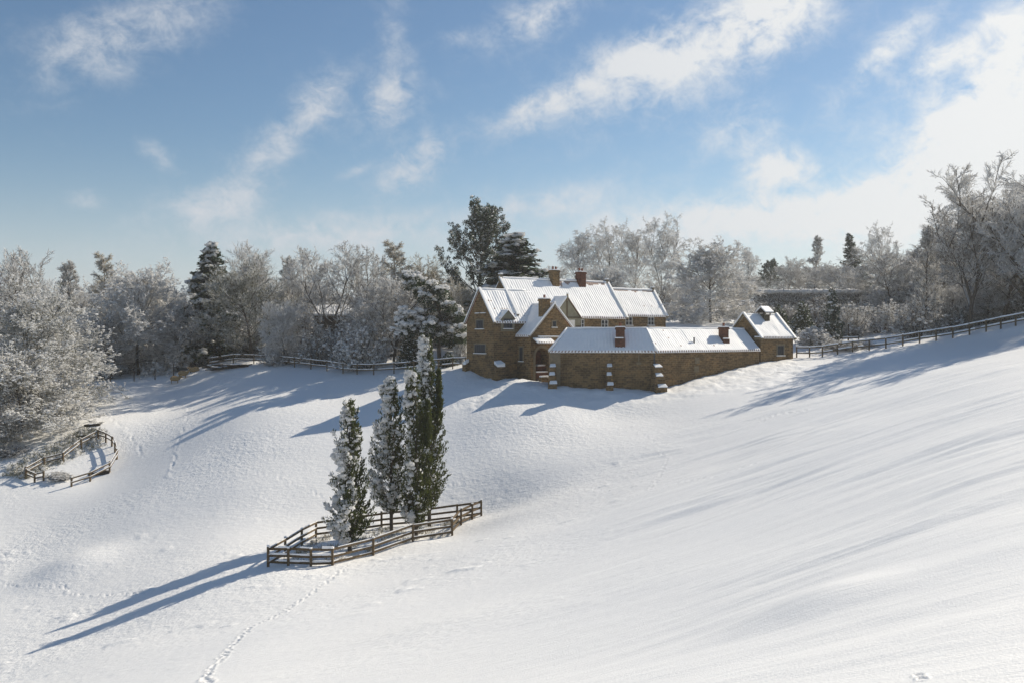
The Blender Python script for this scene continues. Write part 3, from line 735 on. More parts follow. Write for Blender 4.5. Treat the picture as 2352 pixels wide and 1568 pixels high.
cypress('cyp_four', 53, 12.5, [(.12,.25),(.17,.8),(.24,1.2),(.34,1.05),(.5,.75),(.68,.55),(.82,.38),(.93,.24),(1,.04)], .8, 260, 800, spires=((.62, .1, 7.0, 10.4, .36), (-.45, 0, 9.4, 12.6, .34), (-.55, -.1, 7.5, 10.2, .34)))
cypress('cyp_slim', 54, 5.6, [(.02,.5),(.1,.74),(.3,.66),(.6,.45),(.85,.22),(1,.03)], .30, 170, 130, mat=M_cyps, wide=.8)
print('protos', time.time() - T0, {k: len(v[3].polygons) for k, v in PROTO.items()})

NAMES = {}
def plant(kind, pr, label, cat, group, u, vtop, Y, wpx, rz=0.0, base=None, sink=.15, mir=1):
    H0, W0, tm, cm = PROTO[pr]
    p = gp(u, Y)
    if base is not None: p[2] = (HZ - base) / F * Y
    ztop = (HZ - vtop) / F * Y; H = max(.6, ztop - p[2] + sink); W = wpx / F * Y
    r = empty(kind, (p[0], p[1], p[2] - sink), rz, (W / W0 * mir, W / W0, H / H0))
    if tm is not None: link('trunk', tm, r)
    link('crown' if tm is not None else 'foliage', cm, r)
    return tag(r, label, cat, group)

# ------------------------------------------------------------------ planting
GL = 'snowy trees in the wood left of the house'
GR = 'frosted trees in the wood right of the house'
GM = 'trees standing behind the house roofs'
GS = 'snow covered shrubs'
T = plant
# wood on the left, from the picture's edge inward
T('bare_tree','upright_b','tall brown bare tree with little snow at the left edge, above heavily snowed neighbours','tree',GL, 18,564,104,170, .4)
T('snowy_tree','heavy_a','broad heavily snowed tree behind the front left bush, its branches reaching over the field edge','tree',GL, 95,640,98,320, 1.0)
T('snowy_tree','heavy_b','low wide tree loaded with cotton-like snow clumps beside the broken paddock fence','tree',GL, 50,786,90,310, 2.2)
T('snowy_tree','heavy_b','snow clumped branches of the tree cut by the left edge above the paddock','tree',GL, -75,770,88,220, 4.0)
T('bare_tree','slender','thin pale bare tree peeping over the gap left of the spreading tree','tree',GL, 178,600,138,110, .2)
T('larch_tree','larch','tan topped narrow tree just behind the left spreading snowy tree','tree',GL, 255,580,142,90, 1.2)
T('snowy_tree','white_round','wide spreading snow laden tree with dark trunk standing behind the wire fence above the sheep','tree',GL, 318,598,122,250, .7)
T('snowy_tree','spread_c','lower snowy tree with fine twigs between the spreading tree and the dark conifer','tree',GL, 408,690,120,140, 2.7)
T('conifer_tree','deodar','dark green conifer with snow patches and a pale pointed tip in the left wood','tree',GL, 475,556,124,145, .9)
T('bare_tree','upright_a','upright twiggy tree topping the big grey willow-like tree','tree',GL, 572,549,132,115, .5)
T('willow_tree','willow','huge rounded grey-green fine twigged tree over the dark timber heap','tree',GL, 578,590,119,225, 1.8)
T('bare_tree','slender','narrow pale olive tree close right of the huge rounded tree','tree',GL, 645,588,124,90, 2.6)
T('bare_tree','open_a','slim grey trunked tree with an airy crown behind the bend of the back fence','tree',GL, 690,570,120,120, 3.6)
T('bare_tree','open_b','forked dark limbed tree spreading in front of the brown shed','tree',GL, 762,557,115,190, .3)
T('bare_tree','open_a','flat topped tree of arching snowy limbs right of the brown shed','tree',GL, 838,563,120,170, 1.4)
T('larch_tree','larch','pale conical larch with feathery tip left of the leaning snow laden cedar','tree',GL, 922,552,116,105, .9)
T('snowy_tree','spread_b','dark stemmed snowy tree standing directly left of the leaning cedar','tree',GL, 905,632,106,120, 4.4)
T('golden_tree','golden','sunlit tan twigged tree rising behind the leaning snow laden cedar','tree',GL, 985,576,124,130, .6)
T('golden_tree','golden','low sunlit straw coloured tree between the leaning cedar and the gable','tree',GL, 1058,640,112,110, 2.5)
T('snowy_tree','spread_c','grey snowy tree filling the space below the tall pine left of the gable','tree',GL, 1040,622,128,130, 3.5)
T('snowy_tree','rounded','dense rounded snowy tree left of the brown shed behind the fence','tree',GL, 655,690,112,120, 1.9)
T('snowy_tree','spread_a','bushy snowy tree hiding the right end of the brown shed','tree',GL, 850,672,108,120, 5.2)
T('snowy_tree','spread_b','dark shaded snowy tree behind the wire fence posts near the sheep','tree',GL, 255,720,120,120, 1.1)
# rear fill of the left wood
rng = np.random.default_rng(99)
fillL = 'pale frosted tree in the back rows of the wood left of the house'
for i, (u, vt, Y, w) in enumerate([(20,640,150,170),(95,650,150,150),(160,640,150,140),(225,632,155,130),(300,632,160,150),(375,640,150,130),(435,640,160,120),(520,622,158,130),(610,620,160,130),(690,640,165,130),(760,650,165,120),(820,660,160,120),(885,640,160,130),(960,632,155,120),(1020,650,150,120),(1080,650,150,130),(1150,668,160,120),(-60,600,150,160),(-120,600,140,160)]):
    T('bare_tree', ['spread_a','spread_c','rounded','birch_a','spread_b'][i % 5], fillL, 'tree', 'back rows of the left wood', u, vt, Y, w, rng.uniform(0, 6.28))
# shrubs along the back fence
T('snowy_bush','bush_a','large arching snow covered bush bulging over the back fence','bush',GS, 838,738,104,135, .4)
T('snowy_bush','bush_b','grey frosted bush on the left of the large arching bush','bush',GS, 738,742,110,120, 1.4)
T('evergreen_bush','ever_a','dark evergreen bush under the low snowy bough of the leaning cedar','bush',GS, 944,762,101,62, .2)
T('evergreen_bush','ever_b','small dark bush at the foot of the cedar trunk near the gable','bush',GS, 1030,808,97,44, 1.2)
T('snowy_bush','bush_b','snowy thicket at the left end of the back fence by the timber heap','bush',GS, 640,800,112,90, 2.4)
T('snowy_bush','bush_c','snowy brush lying over the broken rails at the front of the paddock','bush',GS, 135,1082,80,66, 2.4)
T('snowy_bush','bush_b','snowy undergrowth beneath the low wide tree left of the paddock','bush',GS, 20,1020,85,100, 3.0)
T('snowy_bush','bush_c','snow laden shrub hugging the left gable wall foot of the farmhouse','bush',GS, 1060,778,100,36, .5)
thL = 'low frosted thicket under the trees of the wood left of the house'
for i, (u, vt, Y, w) in enumerate([(215,790,122,120),(285,770,130,130),(350,765,130,120),(410,760,128,110),(460,770,126,110),(520,740,128,130),(585,730,126,120),(640,735,126,110),(690,735,124,110),(745,750,114,90),(800,740,114,110),(870,720,116,120),(900,700,122,120),(955,690,124,120),(1010,700,126,110),(1050,720,118,100),(1080,690,126,100),(330,700,140,150),(430,690,142,150),(540,690,145,160),(650,690,145,160),(740,690,145,150),(820,690,145,150),(930,680,145,150)]):
    T('snowy_bush', ['bush_b','bush_a','bush_round'][i % 3], thL, 'bush', 'thickets under the left wood', u, vt, Y, w, rng.uniform(0, 6.28))
thR = 'low frosted thicket under the trees of the wood right of the house'
for i, (u, vt, Y, w) in enumerate([(1560,690,135,130),(1690,690,135,120),(1250,660,130,110),(1480,660,128,130),(2090,690,118,120),(2150,690,108,110),(2190,680,100,100),(2250,670,102,110),(2310,660,100,120),(2370,650,97,120),(2060,640,135,140),(2130,630,126,140),(2200,620,118,140),(2280,600,112,150),(2350,590,108,150)]):
    T('snowy_bush', ['bush_b','bush_a','bush_round'][i % 3], thR, 'bush', 'thickets under the right wood', u, vt, Y, w, rng.uniform(0, 6.28))
# behind the roofs
T('pine_tree','scots','tall dark pine with open snowy crown standing highest behind the house','tree',GM, 1092,458,122,150, .3)
T('conifer_tree','deodar','drooping snow laden conifer touching the pine behind the main roof','tree',GM, 1167,535,112,225, .2)
T('bare_tree','spread_c','small pale tree in the sky gap right of the drooping conifer','tree',GM, 1262,612,140,80, .2)
T('birch_tree','birch_a','leftmost rounded weeping birch of the clump behind the chimneys','tree',GM, 1335,516,150,105, .6)
T('birch_tree','birch_b','tallest middle weeping birch of the clump behind the chimneys','tree',GM, 1400,500,153,110, 2.1)
T('birch_tree','birch_a','grey weeping birch between the middle birch and the forked birch','tree',GM, 1455,516,148,95, 3.9)
T('birch_tree','birch_b','forked birch with long hanging twigs at the right of the clump','tree',GM, 1520,486,138,118, 5.2)
T('snowy_tree','rounded','low frosted tree beneath the weeping birches behind the ridge','tree',GM, 1400,610,132,150, 1.7)
T('snowy_tree','spread_c','second low frosted tree beneath the forked birch, beside the roof end','tree',GM, 1545,640,128,120, 4.0)
T('snowy_tree','white_round','dense round snow white tree with short dark trunk on the lawn','tree',GR, 1632,545,114,215, .9)
# right of the house
T('birch_tree','birch_a','small narrow birch on the skyline right of the round white tree','tree',GR, 1718,562,172,52, 3.1)
T('pine_tree','scots','small dark pine on the skyline above the left end of the hedge','tree',GR, 1768,594,168,52, 2.0)
T('bare_tree','spread_c','round topped bare tree right of the small dark skyline pine','tree',GR, 1806,590,162,85, 1.0)
T('birch_tree','slender','single slim birch with straight trunk standing out above the hedge','tree',GR, 1867,540,158,62, 2.6)
T('conifer_tree','spruce_b','dark pointed conifer on the skyline right of the slim birch','tree',GR, 1962,536,165,62, .4)
T('bare_tree','spread_a','rounded bare tree below the dark pointed skyline conifer','tree',GR, 1925,592,150,120, 5.0)
T('birch_tree','birch_b','airy birch with drooping top between the pointed conifer and the wood','tree',GR, 2020,508,152,72, 1.9)
T('snowy_tree','spread_c','spreading snowy tree at the right end of the hedge','tree',GR, 2055,556,128,170, 3.3)
T('bare_tree','slender','slender many twigged tree in front of the right wood, white at its base','tree',GR, 2122,520,100,100, .7)
T('snowy_tree','bush_b','low frosted thicket where the right wood meets the rail fence','bush',GS, 2110,690,99,140, .7)
T('bare_tree','upright_b','tall upright tree with dark ivy trunk just behind the right rail fence','tree',GR, 2228,436,94,190, 2.9)
T('bare_tree','big_right','tallest grey frosted tree cut by the right edge of the photo','tree',GR, 2368,312,90,290, 1.5)
T('bare_tree','upright_a','twiggy grey tree between the tall ivy trunk tree and the right edge','tree',GR, 2305,400,97,190, 4.4)
T('bare_tree','upright_a','pale upright tree behind the slender tree in the right wood','tree',GR, 2165,505,112,120, 3.2)
fillR = 'grey frosted tree in the back rows of the wood right of the house'
for i, (u, vt, Y, w) in enumerate([(1200,650,165,110),(1290,640,165,120),(1580,630,165,120),(1690,640,160,120),(1745,625,175,110),(1840,612,178,110),(1890,620,175,110),(1985,600,172,110),(2085,590,150,120),(2120,570,135,130),(2180,560,128,150),(2250,540,122,160),(2300,520,118,170),(2360,500,116,190),(2330,610,100,150),(2270,650,99,120),(2180,640,104,130),(2420,480,104,200)]):
    T('bare_tree', ['spread_a','spread_b','rounded','spread_c'][i % 4], fillR, 'tree', 'back rows of the right wood', u, vt, Y, w, rng.uniform(0, 6.28))
# beyond the frame on the right: the same wood goes on, throwing its shade across the slope
for i, (x, y, h) in enumerate([(58,92,15),(66,88,16),(72,96,17),(52,93,14)]):
    H0, W0, tm, cm = PROTO[['big_right','upright_b','spread_b'][i % 3]]
    r = empty('bare_tree', (x, y, gz(x, y) - .2), i * 1.3, (h * .75 / W0, h * .75 / W0, h / H0))
    link('trunk', tm, r); link('crown', cm, r); tag(r, 'grey frosted tree of the wood continuing up the slope past the right edge', 'tree', 'wood past the right edge')
T('cypress_tree','cyp_slim','slim blue-green columnar cypress with pointed tip in the garden','tree',GR, 1911,664,103.5,46, .4, base=787)
T('evergreen_bush','ever_a','dark round evergreen shrub behind the bell turret, nearest the slim cypress','bush',GS, 1843,694,109,52, .7)
T('evergreen_bush','ever_b','smaller dark shrub close behind the little bell turret','bush',GS, 1790,700,112,40, 1.7)
T('snowy_bush','bush_round','pale domed frosted shrub standing right of the slim cypress','bush',GS, 1955,692,110,74, .2)
T('snowy_bush','bush_c','fluffy white shrub between the small gabled building and the slim cypress','bush',GS, 1868,748,101.5,84, 1.2)
T('snowy_bush','bush_a','low brush of snowy twigs along the garden side of the rail fence','bush',GS, 1955,780,97,120, 2.2)
T('snowy_bush','bush_b','loose snowy shrub against the hedge left of the slim cypress','bush',GS, 1890,676,121,124, 3.2)
T('snowy_bush','bush_b','low snowy shrub at the lawn edge left of the bell turret','bush',GS, 1748,694,121,90, 4.2)
T('snowy_bush','bush_a','tangled frosted shrub between the domed shrub and the right wood','bush',GS, 2025,690,112,100, 5.0)

T('snowy_bush','bush_round','left hand one of two pale frosted shrubs growing against the hedge front','bush',GS, 1822,700,126,84, 1.1)
T('snowy_bush','bush_round','right hand one of two pale frosted shrubs growing against the hedge front','bush',GS, 1978,694,124,96, 2.1)
# cypresses in the fenced pen (built upright at their real size)
def cyp(pr, u, v, Y, label, rz=0.0):
    p = gp(u, Y); H0, W0, tm, cm = PROTO[pr]
    r = empty('cypress_tree', p - [0, 0, .1], rz); link('trunk', tm, r); link('crown', cm, r)
    tag(r, label, 'tree', 'columnar cypresses inside the wooden pen')
cyp('cyp_one', 803, 1267, 54.6, 'shortest cypress in the wooden pen, ragged and standing apart from the other three')
cyp('cyp_two', 899, 1222, 60.3, 'whitest cypress of the pen, between the lone short one and the dense green one')
cyp('cyp_three', 956, 1240, 57.6, 'dense green cypress in front of the tallest one, hiding part of its trunk')
cyp('cyp_four', 986, 1201, 61.0, 'tallest cypress of the wooden pen with several snowy spires, rearmost in the clump')

# ---- leaning snow laden cedar left of the gable
def leaning_cedar():
    Y = 100.0; base = gp(1009, Y); root = empty('cedar_tree', base)
    tag(root, 'leaning cedar bowed under thick pads of snow left of the stone gable', 'tree', GL)
    rng = np.random.default_rng(5); Tk = Buf(); C = Buf()
    def L(u, v, dy=0): return P(u, v, Y + dy) - base
    tr = np.array([[L(1009, 830), L(1008, 800), L(1010, 770), L(1016, 740), L(1005, 705), L(985, 675), L(962, 650), L(945, 636)]])
    tubes(Tk, rng, tr, .24, .05, 9, 0, 0, 1)
    pads = [(938,634,14),(955,640,16),(972,648,18),(950,655,14),(990,658,20),(966,668,20),(1005,672,20),(985,684,24),(1018,688,20),(1005,700,24),(1032,702,20),(1024,716,24),(1045,718,20),(1058,732,20),(1040,738,24),(1010,724,22),
            (1062,752,22),(1045,764,24),(1015,752,26),(992,742,22),(985,760,24),(1012,772,24),(1036,782,20),(1060,778,18),(975,716,20),
            (930,722,22),(945,728,22),(925,738,20),(952,742,22),(938,750,22),(960,758,20),(930,760,18),(968,738,18),(978,776,18)]
    cen = []; rad = []
    for (u, v, r) in pads:
        for k in range(3):
            dy = rng.normal(0, 1.3); cen.append(L(u + rng.normal(0, 7), v + rng.normal(0, 5), dy)); rad.append(r / F * Y * rng.uniform(.6, .95))
    cen = np.array(cen); rad = np.array(rad)
    # boughs to the pads
    st = tr[0][np.minimum(np.argmin(np.linalg.norm(cen[:, None] - tr[0][None], axis=-1), axis=1), 7)]
    s = np.linspace(0, 1, 5)[None, :, None]; bl = st[:, None] * (1 - s) + cen[:, None] * s; bl[:, 1:4, 2] += .15
    tubes(C, rng, bl, .05, .02, 4, .6, 0, 2, .3)
    leaf_clump(C, rng, cen - [0, 0, .12], rad * 1.02, 130, .30, .055, 1, -.5)
    m = 14; o = unit(rng.normal(size=(len(cen), m, 3))) * rng.random((len(cen), m, 1)) ** .5 * rad[:, None, None] * np.array([1, 1, .35]) + np.array([0, 0, .32]) * rad[:, None, None]
    keep = rng.random((len(cen), m)) < .92
    q = (cen[:, None] + o)[keep]
    lumps(C, rng, q, .12 + .24 * rng.random(len(q)) ** 1.5, 2, .6)
    for (u, v) in ((925,722),(935,716),(948,720),(958,730),(922,740),(936,738),(950,744),(930,755),(918,756)):
        k2 = 12; q2 = L(u, v, -1.6) + rng.normal(0, .38, (k2, 3)) * [1, 1, .8]; lumps(C, rng, q2, rng.uniform(.16, .34, k2), 2, .6)
    link('trunk', Tk.mesh('cedar_trunk', [M_bark, M_tsnow]), root)
    link('crown', C.mesh('cedar_crown', [M_bark, M_needle, M_tsnow]), root)
leaning_cedar()

# ---- hedge
def hedge():
    a = gp(1735, 141); b = gp(2052, 136); n = 150
    root = empty('hedge', a); tag(root, 'tall clipped hedge with a flat snow topped edge behind the garden', 'hedge')
    rng = np.random.default_rng(8); C = Buf(); S = Buf(); d = (b - a); L = np.linalg.norm(d[:2]); d = d / L; nrm = np.array([d[1], -d[0], 0])
    k = 5200; s = rng.random(k) * L; top = (HZ - 672) / F * (141 - 5 * s / L)
    hh = top - (a[2] + d[2] * s); z = rng.random(k)
    dep = rng.uniform(-1.0, 1.0, k)
    c = a * 0 + d[None] * s[:, None] + nrm[None] * dep[:, None] + np.stack([np.zeros(k), np.zeros(k), -d[2] * s + (top - a[2]) - hh * z], -1)
    sprays(C, rng, np.repeat(c, 7, 0) + rng.normal(0, .22, (k * 7, 3)), rng.normal(0, 1, (k * 7, 3)) + [0, 0, -.2], .26, .08, 0)
    w_ = rng.random(k) < .55
    sprays(C, rng, np.repeat(c[w_] + nrm[None] * .12, 6, 0) + rng.normal(0, .22, (w_.sum() * 6, 3)), rng.normal(0, 1, (w_.sum() * 6, 3)), .24, .07, 1)
    m = rng.random(k) < .9
    lumps(C, rng, c[m] + nrm[None] * .15, rng.uniform(.06, .17, m.sum()), 1, .5)
    k2 = 900; s = rng.random(k2) * L; top = (HZ - 671) / F * (141 - 5 * s / L) - a[2]
    c = np.stack([d[0] * s, d[1] * s, top], -1) + nrm[None] * rng.uniform(-1.05, 1.05, (k2, 1))
    lumps(S, rng, c, rng.uniform(.32, .56, k2), 0, .62)
    link('foliage', C.mesh('hedge_foliage', [M_hedge, M_tsnow]), root)
    link('snow_top', S.mesh('hedge_snow', [M_tsnow], True), root)
hedge()
print('trees', time.time() - T0)

# ------------------------------------------------------------------ buildings
def roof_sheet(root, name, e0, e1, r0, r1, th=.13, over=.18, bare=None, corr=.30, amp=.014, label=None, lumpy=.055, under=M_tile):
    """snow covered pantile slope between eave e0-e1 and ridge r0-r1: a closed corrugated slab"""
    e0, e1, r0, r1 = [np.array(p, float) for p in (e0, e1, r0, r1)]
    ed = e1 - e0; eL = np.linalg.norm(ed); ed = ed / eL
    n = np.cross(ed, (r0 + r1) / 2 - (e0 + e1) / 2); n /= np.linalg.norm(n)
    if n[2] < 0: n = -n
    slope = np.cross(n, ed); 
    if slope[2] < 0: slope = -slope
    e0 = e0 - slope * over; e1 = e1 - slope * over
    H = float((r0 - e0) @ slope)
    nu = max(24, int(eL / corr * 6)); nv = max(10, int(H / .16))
    u, v = np.meshgrid(np.linspace(0, 1, nu + 1), np.linspace(0, 1, nv + 1), indexing='ij')
    pts_ = (e0[None, None] * ((1 - u) * (1 - v))[..., None] + e1 * (u * (1 - v))[..., None] + r0 * ((1 - u) * v)[..., None] + r1 * (u * v)[..., None])
    s = (pts_ - e0) @ ed; h = (pts_ - e0) @ slope
    ph = 2 * math.pi * s / corr
    prof = amp * (np.cos(ph) + .25 * np.cos(2 * ph)) + .022 * ((h / .34) % 1.0 - .5) * -1
    lo = lumpy * fbm(s * .9 + e0[0], h * .9 + e0[1], 7, 3) + .018 * vnoise(s * 3.1, h * 3.1, 9)
    # rounded edges
    edge = np.minimum(1, np.minimum(np.minimum(u, 1 - u) * eL, np.minimum(v + .0, 1.0) * H) / .10 + .35)
    top = pts_ + n * ((th + prof + lo) * edge)[..., None]
    bot = pts_ + n * (-.02 + 0 * s)[..., None] + n * .4 * (prof + 0)[..., None] * (v < 1e-6)[..., None]
    B = Buf(); n1 = nv + 1; idx = np.arange((nu + 1) * n1).reshape(nu + 1, n1); off = idx.size
    q = np.stack([idx[:-1, :-1], idx[1:, :-1], idx[1:, 1:], idx[:-1, 1:]], -1)
    mat = np.zeros((nu, nv), int)
    sc = s[:-1, :-1]; hc = h[:-1, :-1]; uc = u[:-1, :-1]; vc = v[:-1, :-1]
    if bare is not None: mat = bare(uc, vc, sc, hc, H).astype(int)
    lip = (vc * H < .05); mat[lip & (np.cos(2 * math.pi * sc / corr) < -.2)] = 1
    B.add(np.concatenate([top.reshape(-1, 3), bot.reshape(-1, 3)]), q.reshape(-1, 4), mat.ravel())
    qb = (q + off)[..., ::-1].reshape(-1, 4); sidesq = []
    ring = list(idx[:, 0]) + list(idx[-1, 1:]) + list(idx[-2::-1, -1]) + list(idx[0, -2:0:-1])
    ring = np.array(ring); rn = np.roll(ring, -1)
    sq = np.stack([ring, ring + off, rn + off, rn], -1)
    B.q.append(np.concatenate([qb])); B.qm.append(np.full(len(qb), 2)); B.q.append(sq); B.qm.append(np.zeros(len(sq), int))
    B.v = [b - np.array(root.location) for b in B.v]
    me = B.mesh(name, [M_rsnow, M_gap if under is M_tile else M_rsnow, under], smooth=True)
    o = link(name, me, root)
    if label: o['label'] = label
    return o

def gable_solid(G, fr, s0, s1, q0, q1, zb, ze0, zr, qr=None, ze1=None, mat=0):
    """prism with ridge along s"""
    qr = (q0 + q1) / 2 if qr is None else qr; ze1 = ze0 if ze1 is None else ze1
    a = [fr(s0, q0, zb), fr(s0, q1, zb), fr(s0, q1, ze1), fr(s0, qr, zr), fr(s0, q0, ze0)]
    b = [fr(s1, q0, zb), fr(s1, q1, zb), fr(s1, q1, ze1), fr(s1, qr, zr), fr(s1, q0, ze0)]
    G.solid(a, b, mat)
def gable_solid_q(G, fr, s0, s1, q0, q1, zb, ze, zr, mat=0):
    """prism with ridge along q"""
    sm = (s0 + s1) / 2
    a = [fr(s0, q0, zb), fr(s1, q0, zb), fr(s1, q0, ze), fr(sm, q0, zr), fr(s0, q0, ze)]
    b = [fr(s0, q1, zb), fr(s1, q1, zb), fr(s1, q1, ze), fr(sm, q1, zr), fr(s0, q1, ze)]
    G.solid(a, b, mat)

def coping(root, fr_pts, w=.22, h=.20, name='coping', snow=True):
    G = Geo()
    for a, b in zip(fr_pts[:-1], fr_pts[1:]):
        a = np.array(a); b = np.array(b)
        G.bar(a, b, w, h, 0); 
        if snow: G.bar(a + [0, 0, h * .5 + .06], b + [0, 0, h * .5 + .06], w * 1.02, .14, 1)
    return G.build(name, [M_dress, M_snow], root)
def ridge_cap(root, a, b, r=.13, wob=True):
    a = np.array(a, float); b = np.array(b, float); L = np.linalg.norm(b - a); n = max(3, int(L / .5)); rng = np.random.default_rng(int(L * 100))
    G = Geo(); ptsr = [a + (b - a) * i / n + [0, 0, rng.normal(0, .012)] for i in range(n + 1)]
    G.tube(ptsr, [r * rng.uniform(.92, 1.08) for _ in ptsr], 10, 0)
    return G.build('ridge_cap', [M_snow], root, uv=False, smooth=True)

def window(root, fr, axis, s0, s1, q, z0, z1, out, lights=2, bars=0, mat=M_lead, sur=.12, lintel=True, name='window', label=None, snow=True):
    """axis 's': window in a wall of constant q facing -q ; axis 'q': wall of constant s facing -s. out = +1 outward along minus axis"""
    if axis == 's': pt = lambda a, d, z: fr(a, q - d, z)
    else: pt = lambda a, d, z: fr(q - d, a, z)
    def box(G, a0, a1, d0, d1, za, zb, m=0, mt=None):
        G.solid([pt(a0, d0, za), pt(a1, d0, za), pt(a1, d1, za), pt(a0, d1, za)], [pt(a0, d0, zb), pt(a1, d0, zb), pt(a1, d1, zb), pt(a0, d1, zb)], m, mt)
    W = Geo()
    # stone surround
    box(W, s0 - sur, s0, -.05, .05, z0 - .02, z1); box(W, s1, s1 + sur, -.05, .05, z0 - .02, z1)
    box(W, s0 - sur - .05, s1 + sur + .05, -.05, .055, z1, z1 + sur)
    wo = W.build(name, [M_dress], root)
    if label: wo['label'] = label
    Pn = Geo(); box(Pn, s0, s1, -.06, .008, z0, z1); 
    Pn.build('pane', [M_glass], wo, root=wo.parent and wo)
    Fm = Geo(); fw = .055
    box(Fm, s0, s0 + fw, .010, .042, z0, z1); box(Fm, s1 - fw, s1, .010, .042, z0, z1)
    box(Fm, s0 + fw, s1 - fw, .010, .042, z1 - fw, z1); box(Fm, s0 + fw, s1 - fw, .010, .042, z0, z0 + fw)
    for i in range(1, lights):
        c = s0 + (s1 - s0) * i / lights; box(Fm, c - fw * .6, c + fw * .6, .010, .044, z0 + fw, z1 - fw)
    for i in range(1, bars + 1):
        c = z0 + (z1 - z0) * i / (bars + 1); box(Fm, s0 + fw, s1 - fw, .010, .036, c - .02, c + .02)
    Fm.build('frame', [mat], wo, root=wo)
    Sl = Geo(); box(Sl, s0 - sur - .04, s1 + sur + .04, -.04, .13, z0 - .12, z0 - .022)
    if snow: box(Sl, s0 - sur - .03, s1 + sur + .02, .01, .125, z0 - .02, z0 + .045, 1)
    Sl.build('sill', [M_dress, M_snow], wo, root=wo)
    return wo

def chimney(root, fr, s, q, z0, z1, w=.9, d=.6, pots=2, mat=None, ledge=None, pot=True, potm=None, name='chimney'):
    mat = mat or M_stone
    G = Geo(); G.box(fr, s - w / 2, s + w / 2, q - d / 2, q + d / 2, z0, z1 - .22)
    G.box(fr, s - w / 2 - .07, s + w / 2 + .07, q - d / 2 - .07, q + d / 2 + .07, z1 - .22, z1 - .08)
    G.box(fr, s - w / 2 - .03, s + w / 2 + .03, q - d / 2 - .03, q + d / 2 + .03, z1 - .08, z1)
    if ledge:
        G.box(fr, s - w / 2 - .09, s + w / 2 + .03, q - d / 2 - .10, q + d / 2 + .05, z0, ledge)
    c = G.build(name, [mat], root)
    S = Geo(); S.box(fr, s - w / 2 - .05, s + w / 2 + .05, q - d / 2 - .05, q + d / 2 + .05, z1 + .002, z1 + .10)
    if ledge: S.box(fr, s - w / 2 - .10, s + w / 2 - .1, q - d / 2 - .105, q - d / 2 - .004, ledge + .003, ledge + .11)
    S.build('snow_cap', [M_snow], c, bevel=.035, root=c)
    if pot:
        for i in range(pots):
            ss = s + (i - (pots - 1) / 2) * .38
            T_ = Geo(); T_.tube([fr(ss, q, z1), fr(ss, q, z1 + .12), fr(ss, q, z1 + .36), fr(ss, q, z1 + .40)], [.13, .12, .10, .13], 10)
            T_.build('chimney_pot', [potm or M_tile], c, uv=False, root=c)
    return c

def buttress(root, fr, s, w, stages, zb, mound=.07, name='buttress'):
    """stages: list of (z_top, depth) from lowest to highest, projecting towards -q from q=0"""
    G = Geo(); caps = []; z = zb
    for i, (zt, dp) in enumerate(stages):
        nxt = stages[i + 1][1] if i + 1 < len(stages) else .05
        ww = w * (1.0 - .09 * i)
        G.box(fr, s - ww / 2, s + ww / 2, -dp, .03, z, zt)
        # sloped weathering
        a = [fr(s - ww / 2, -dp, zt), fr(s + ww / 2, -dp, zt), fr(s + ww / 2, -nxt, zt), fr(s - ww / 2, -nxt, zt)]
        b = [fr(s - ww / 2, -dp, zt + .02), fr(s + ww / 2, -dp, zt + .02), fr(s + ww / 2, -nxt, zt + .26), fr(s - ww / 2, -nxt, zt + .26)]
        G.solid(a, b)
        up = .03
        sh = (.10, -.06, .03)[i % 3] * ww; w0 = ww * (.46, .38, .44)[i % 3]
        a2 = [fr(s + sh - w0, -dp - .02, zt + .015), fr(s + sh + w0, -dp - .02, zt + .015), fr(s + sh + w0 * .85, -nxt - .02, zt + .26), fr(s + sh - w0 * .8, -nxt - .02, zt + .26)]
        b2 = [p + np.array([0, 0, mound * (.7, 1.0, 1.15, .9)[k_]]) for k_, p in enumerate(a2)]
        S = Geo(); S.solid(a2, b2); caps.append(S)
        z = zt
    b = G.build(name, [M_stone], root)
    for S in caps: S.build('snow_cap', [M_snow], b, bevel=.05, root=b)
    return b

# ================= farmhouse
FR = frame(-1.74, 88.0, 36)
house = empty('stone_farmhouse', FR(0, 0, -5.0))
tag(house, 'two storey brown ironstone farmhouse with steep snow covered tiled roofs and chimneys', 'house')
W = Geo()
gable_solid(W, FR, 0, 6.3, 0, 4.69, -8, 1.28, 4.35)
wall_a = W.build('gable_wall', [M_stone], house)
W = Geo(); gable_solid(W, FR, 3.13, 17.48, .45, 6.35, -6, 1.87, 5.62); W.build('main_wall', [M_stone], house)
W = Geo(); gable_solid(W, FR, 17.482, 24.5, 1.43, 5.37, -5, 2.17, 4.94); W.build('end_wing_wall', [M_stone], house)
# porch wing with the archway cut through its face
W = Geo(); gable_solid_q(W, FR, 2.76, 8.44, -2.2, 2.0, -8, .05, 2.93)
wing = W.build('porch_wing_wall', [M_stone], house)
A = Geo(); cs, hw_, zs = 4.12, .80, -2.0
ring = [(cs - hw_, -4.25)] + [(cs - hw_ * math.cos(t), zs + hw_ * math.sin(t)) for t in np.linspace(0, math.pi, 13)] + [(cs + hw_, -4.25)]
A.solid([FR(s_, -2.6, z_) for s_, z_ in ring], [FR(s_, -.9, z_) for s_, z_ in ring])
cut = A.build('cutter', [M_brick], house)
def boolean_cut(o, c):
    md = o.modifiers.new('cut', 'BOOLEAN'); md.operation = 'DIFFERENCE'; md.object = c; md.solver = 'EXACT'
    bpy.context.view_layer.update(); dg = bpy.context.evaluated_depsgraph_get()
    me = bpy.data.meshes.new_from_object(o.evaluated_get(dg)); o.modifiers.clear(); o.data = me
    bpy.data.objects.remove(c, do_unlink=True)
    off = np.array(house.location)
    for ul in list(me.uv_layers): me.uv_layers.remove(ul)
    wall_uv(me, off)
try:
    boolean_cut(wing, cut)
except Exception as e:
    print('boolean failed', e)
G = Geo()      # arch surround stones, red brick inside, ledges of snow
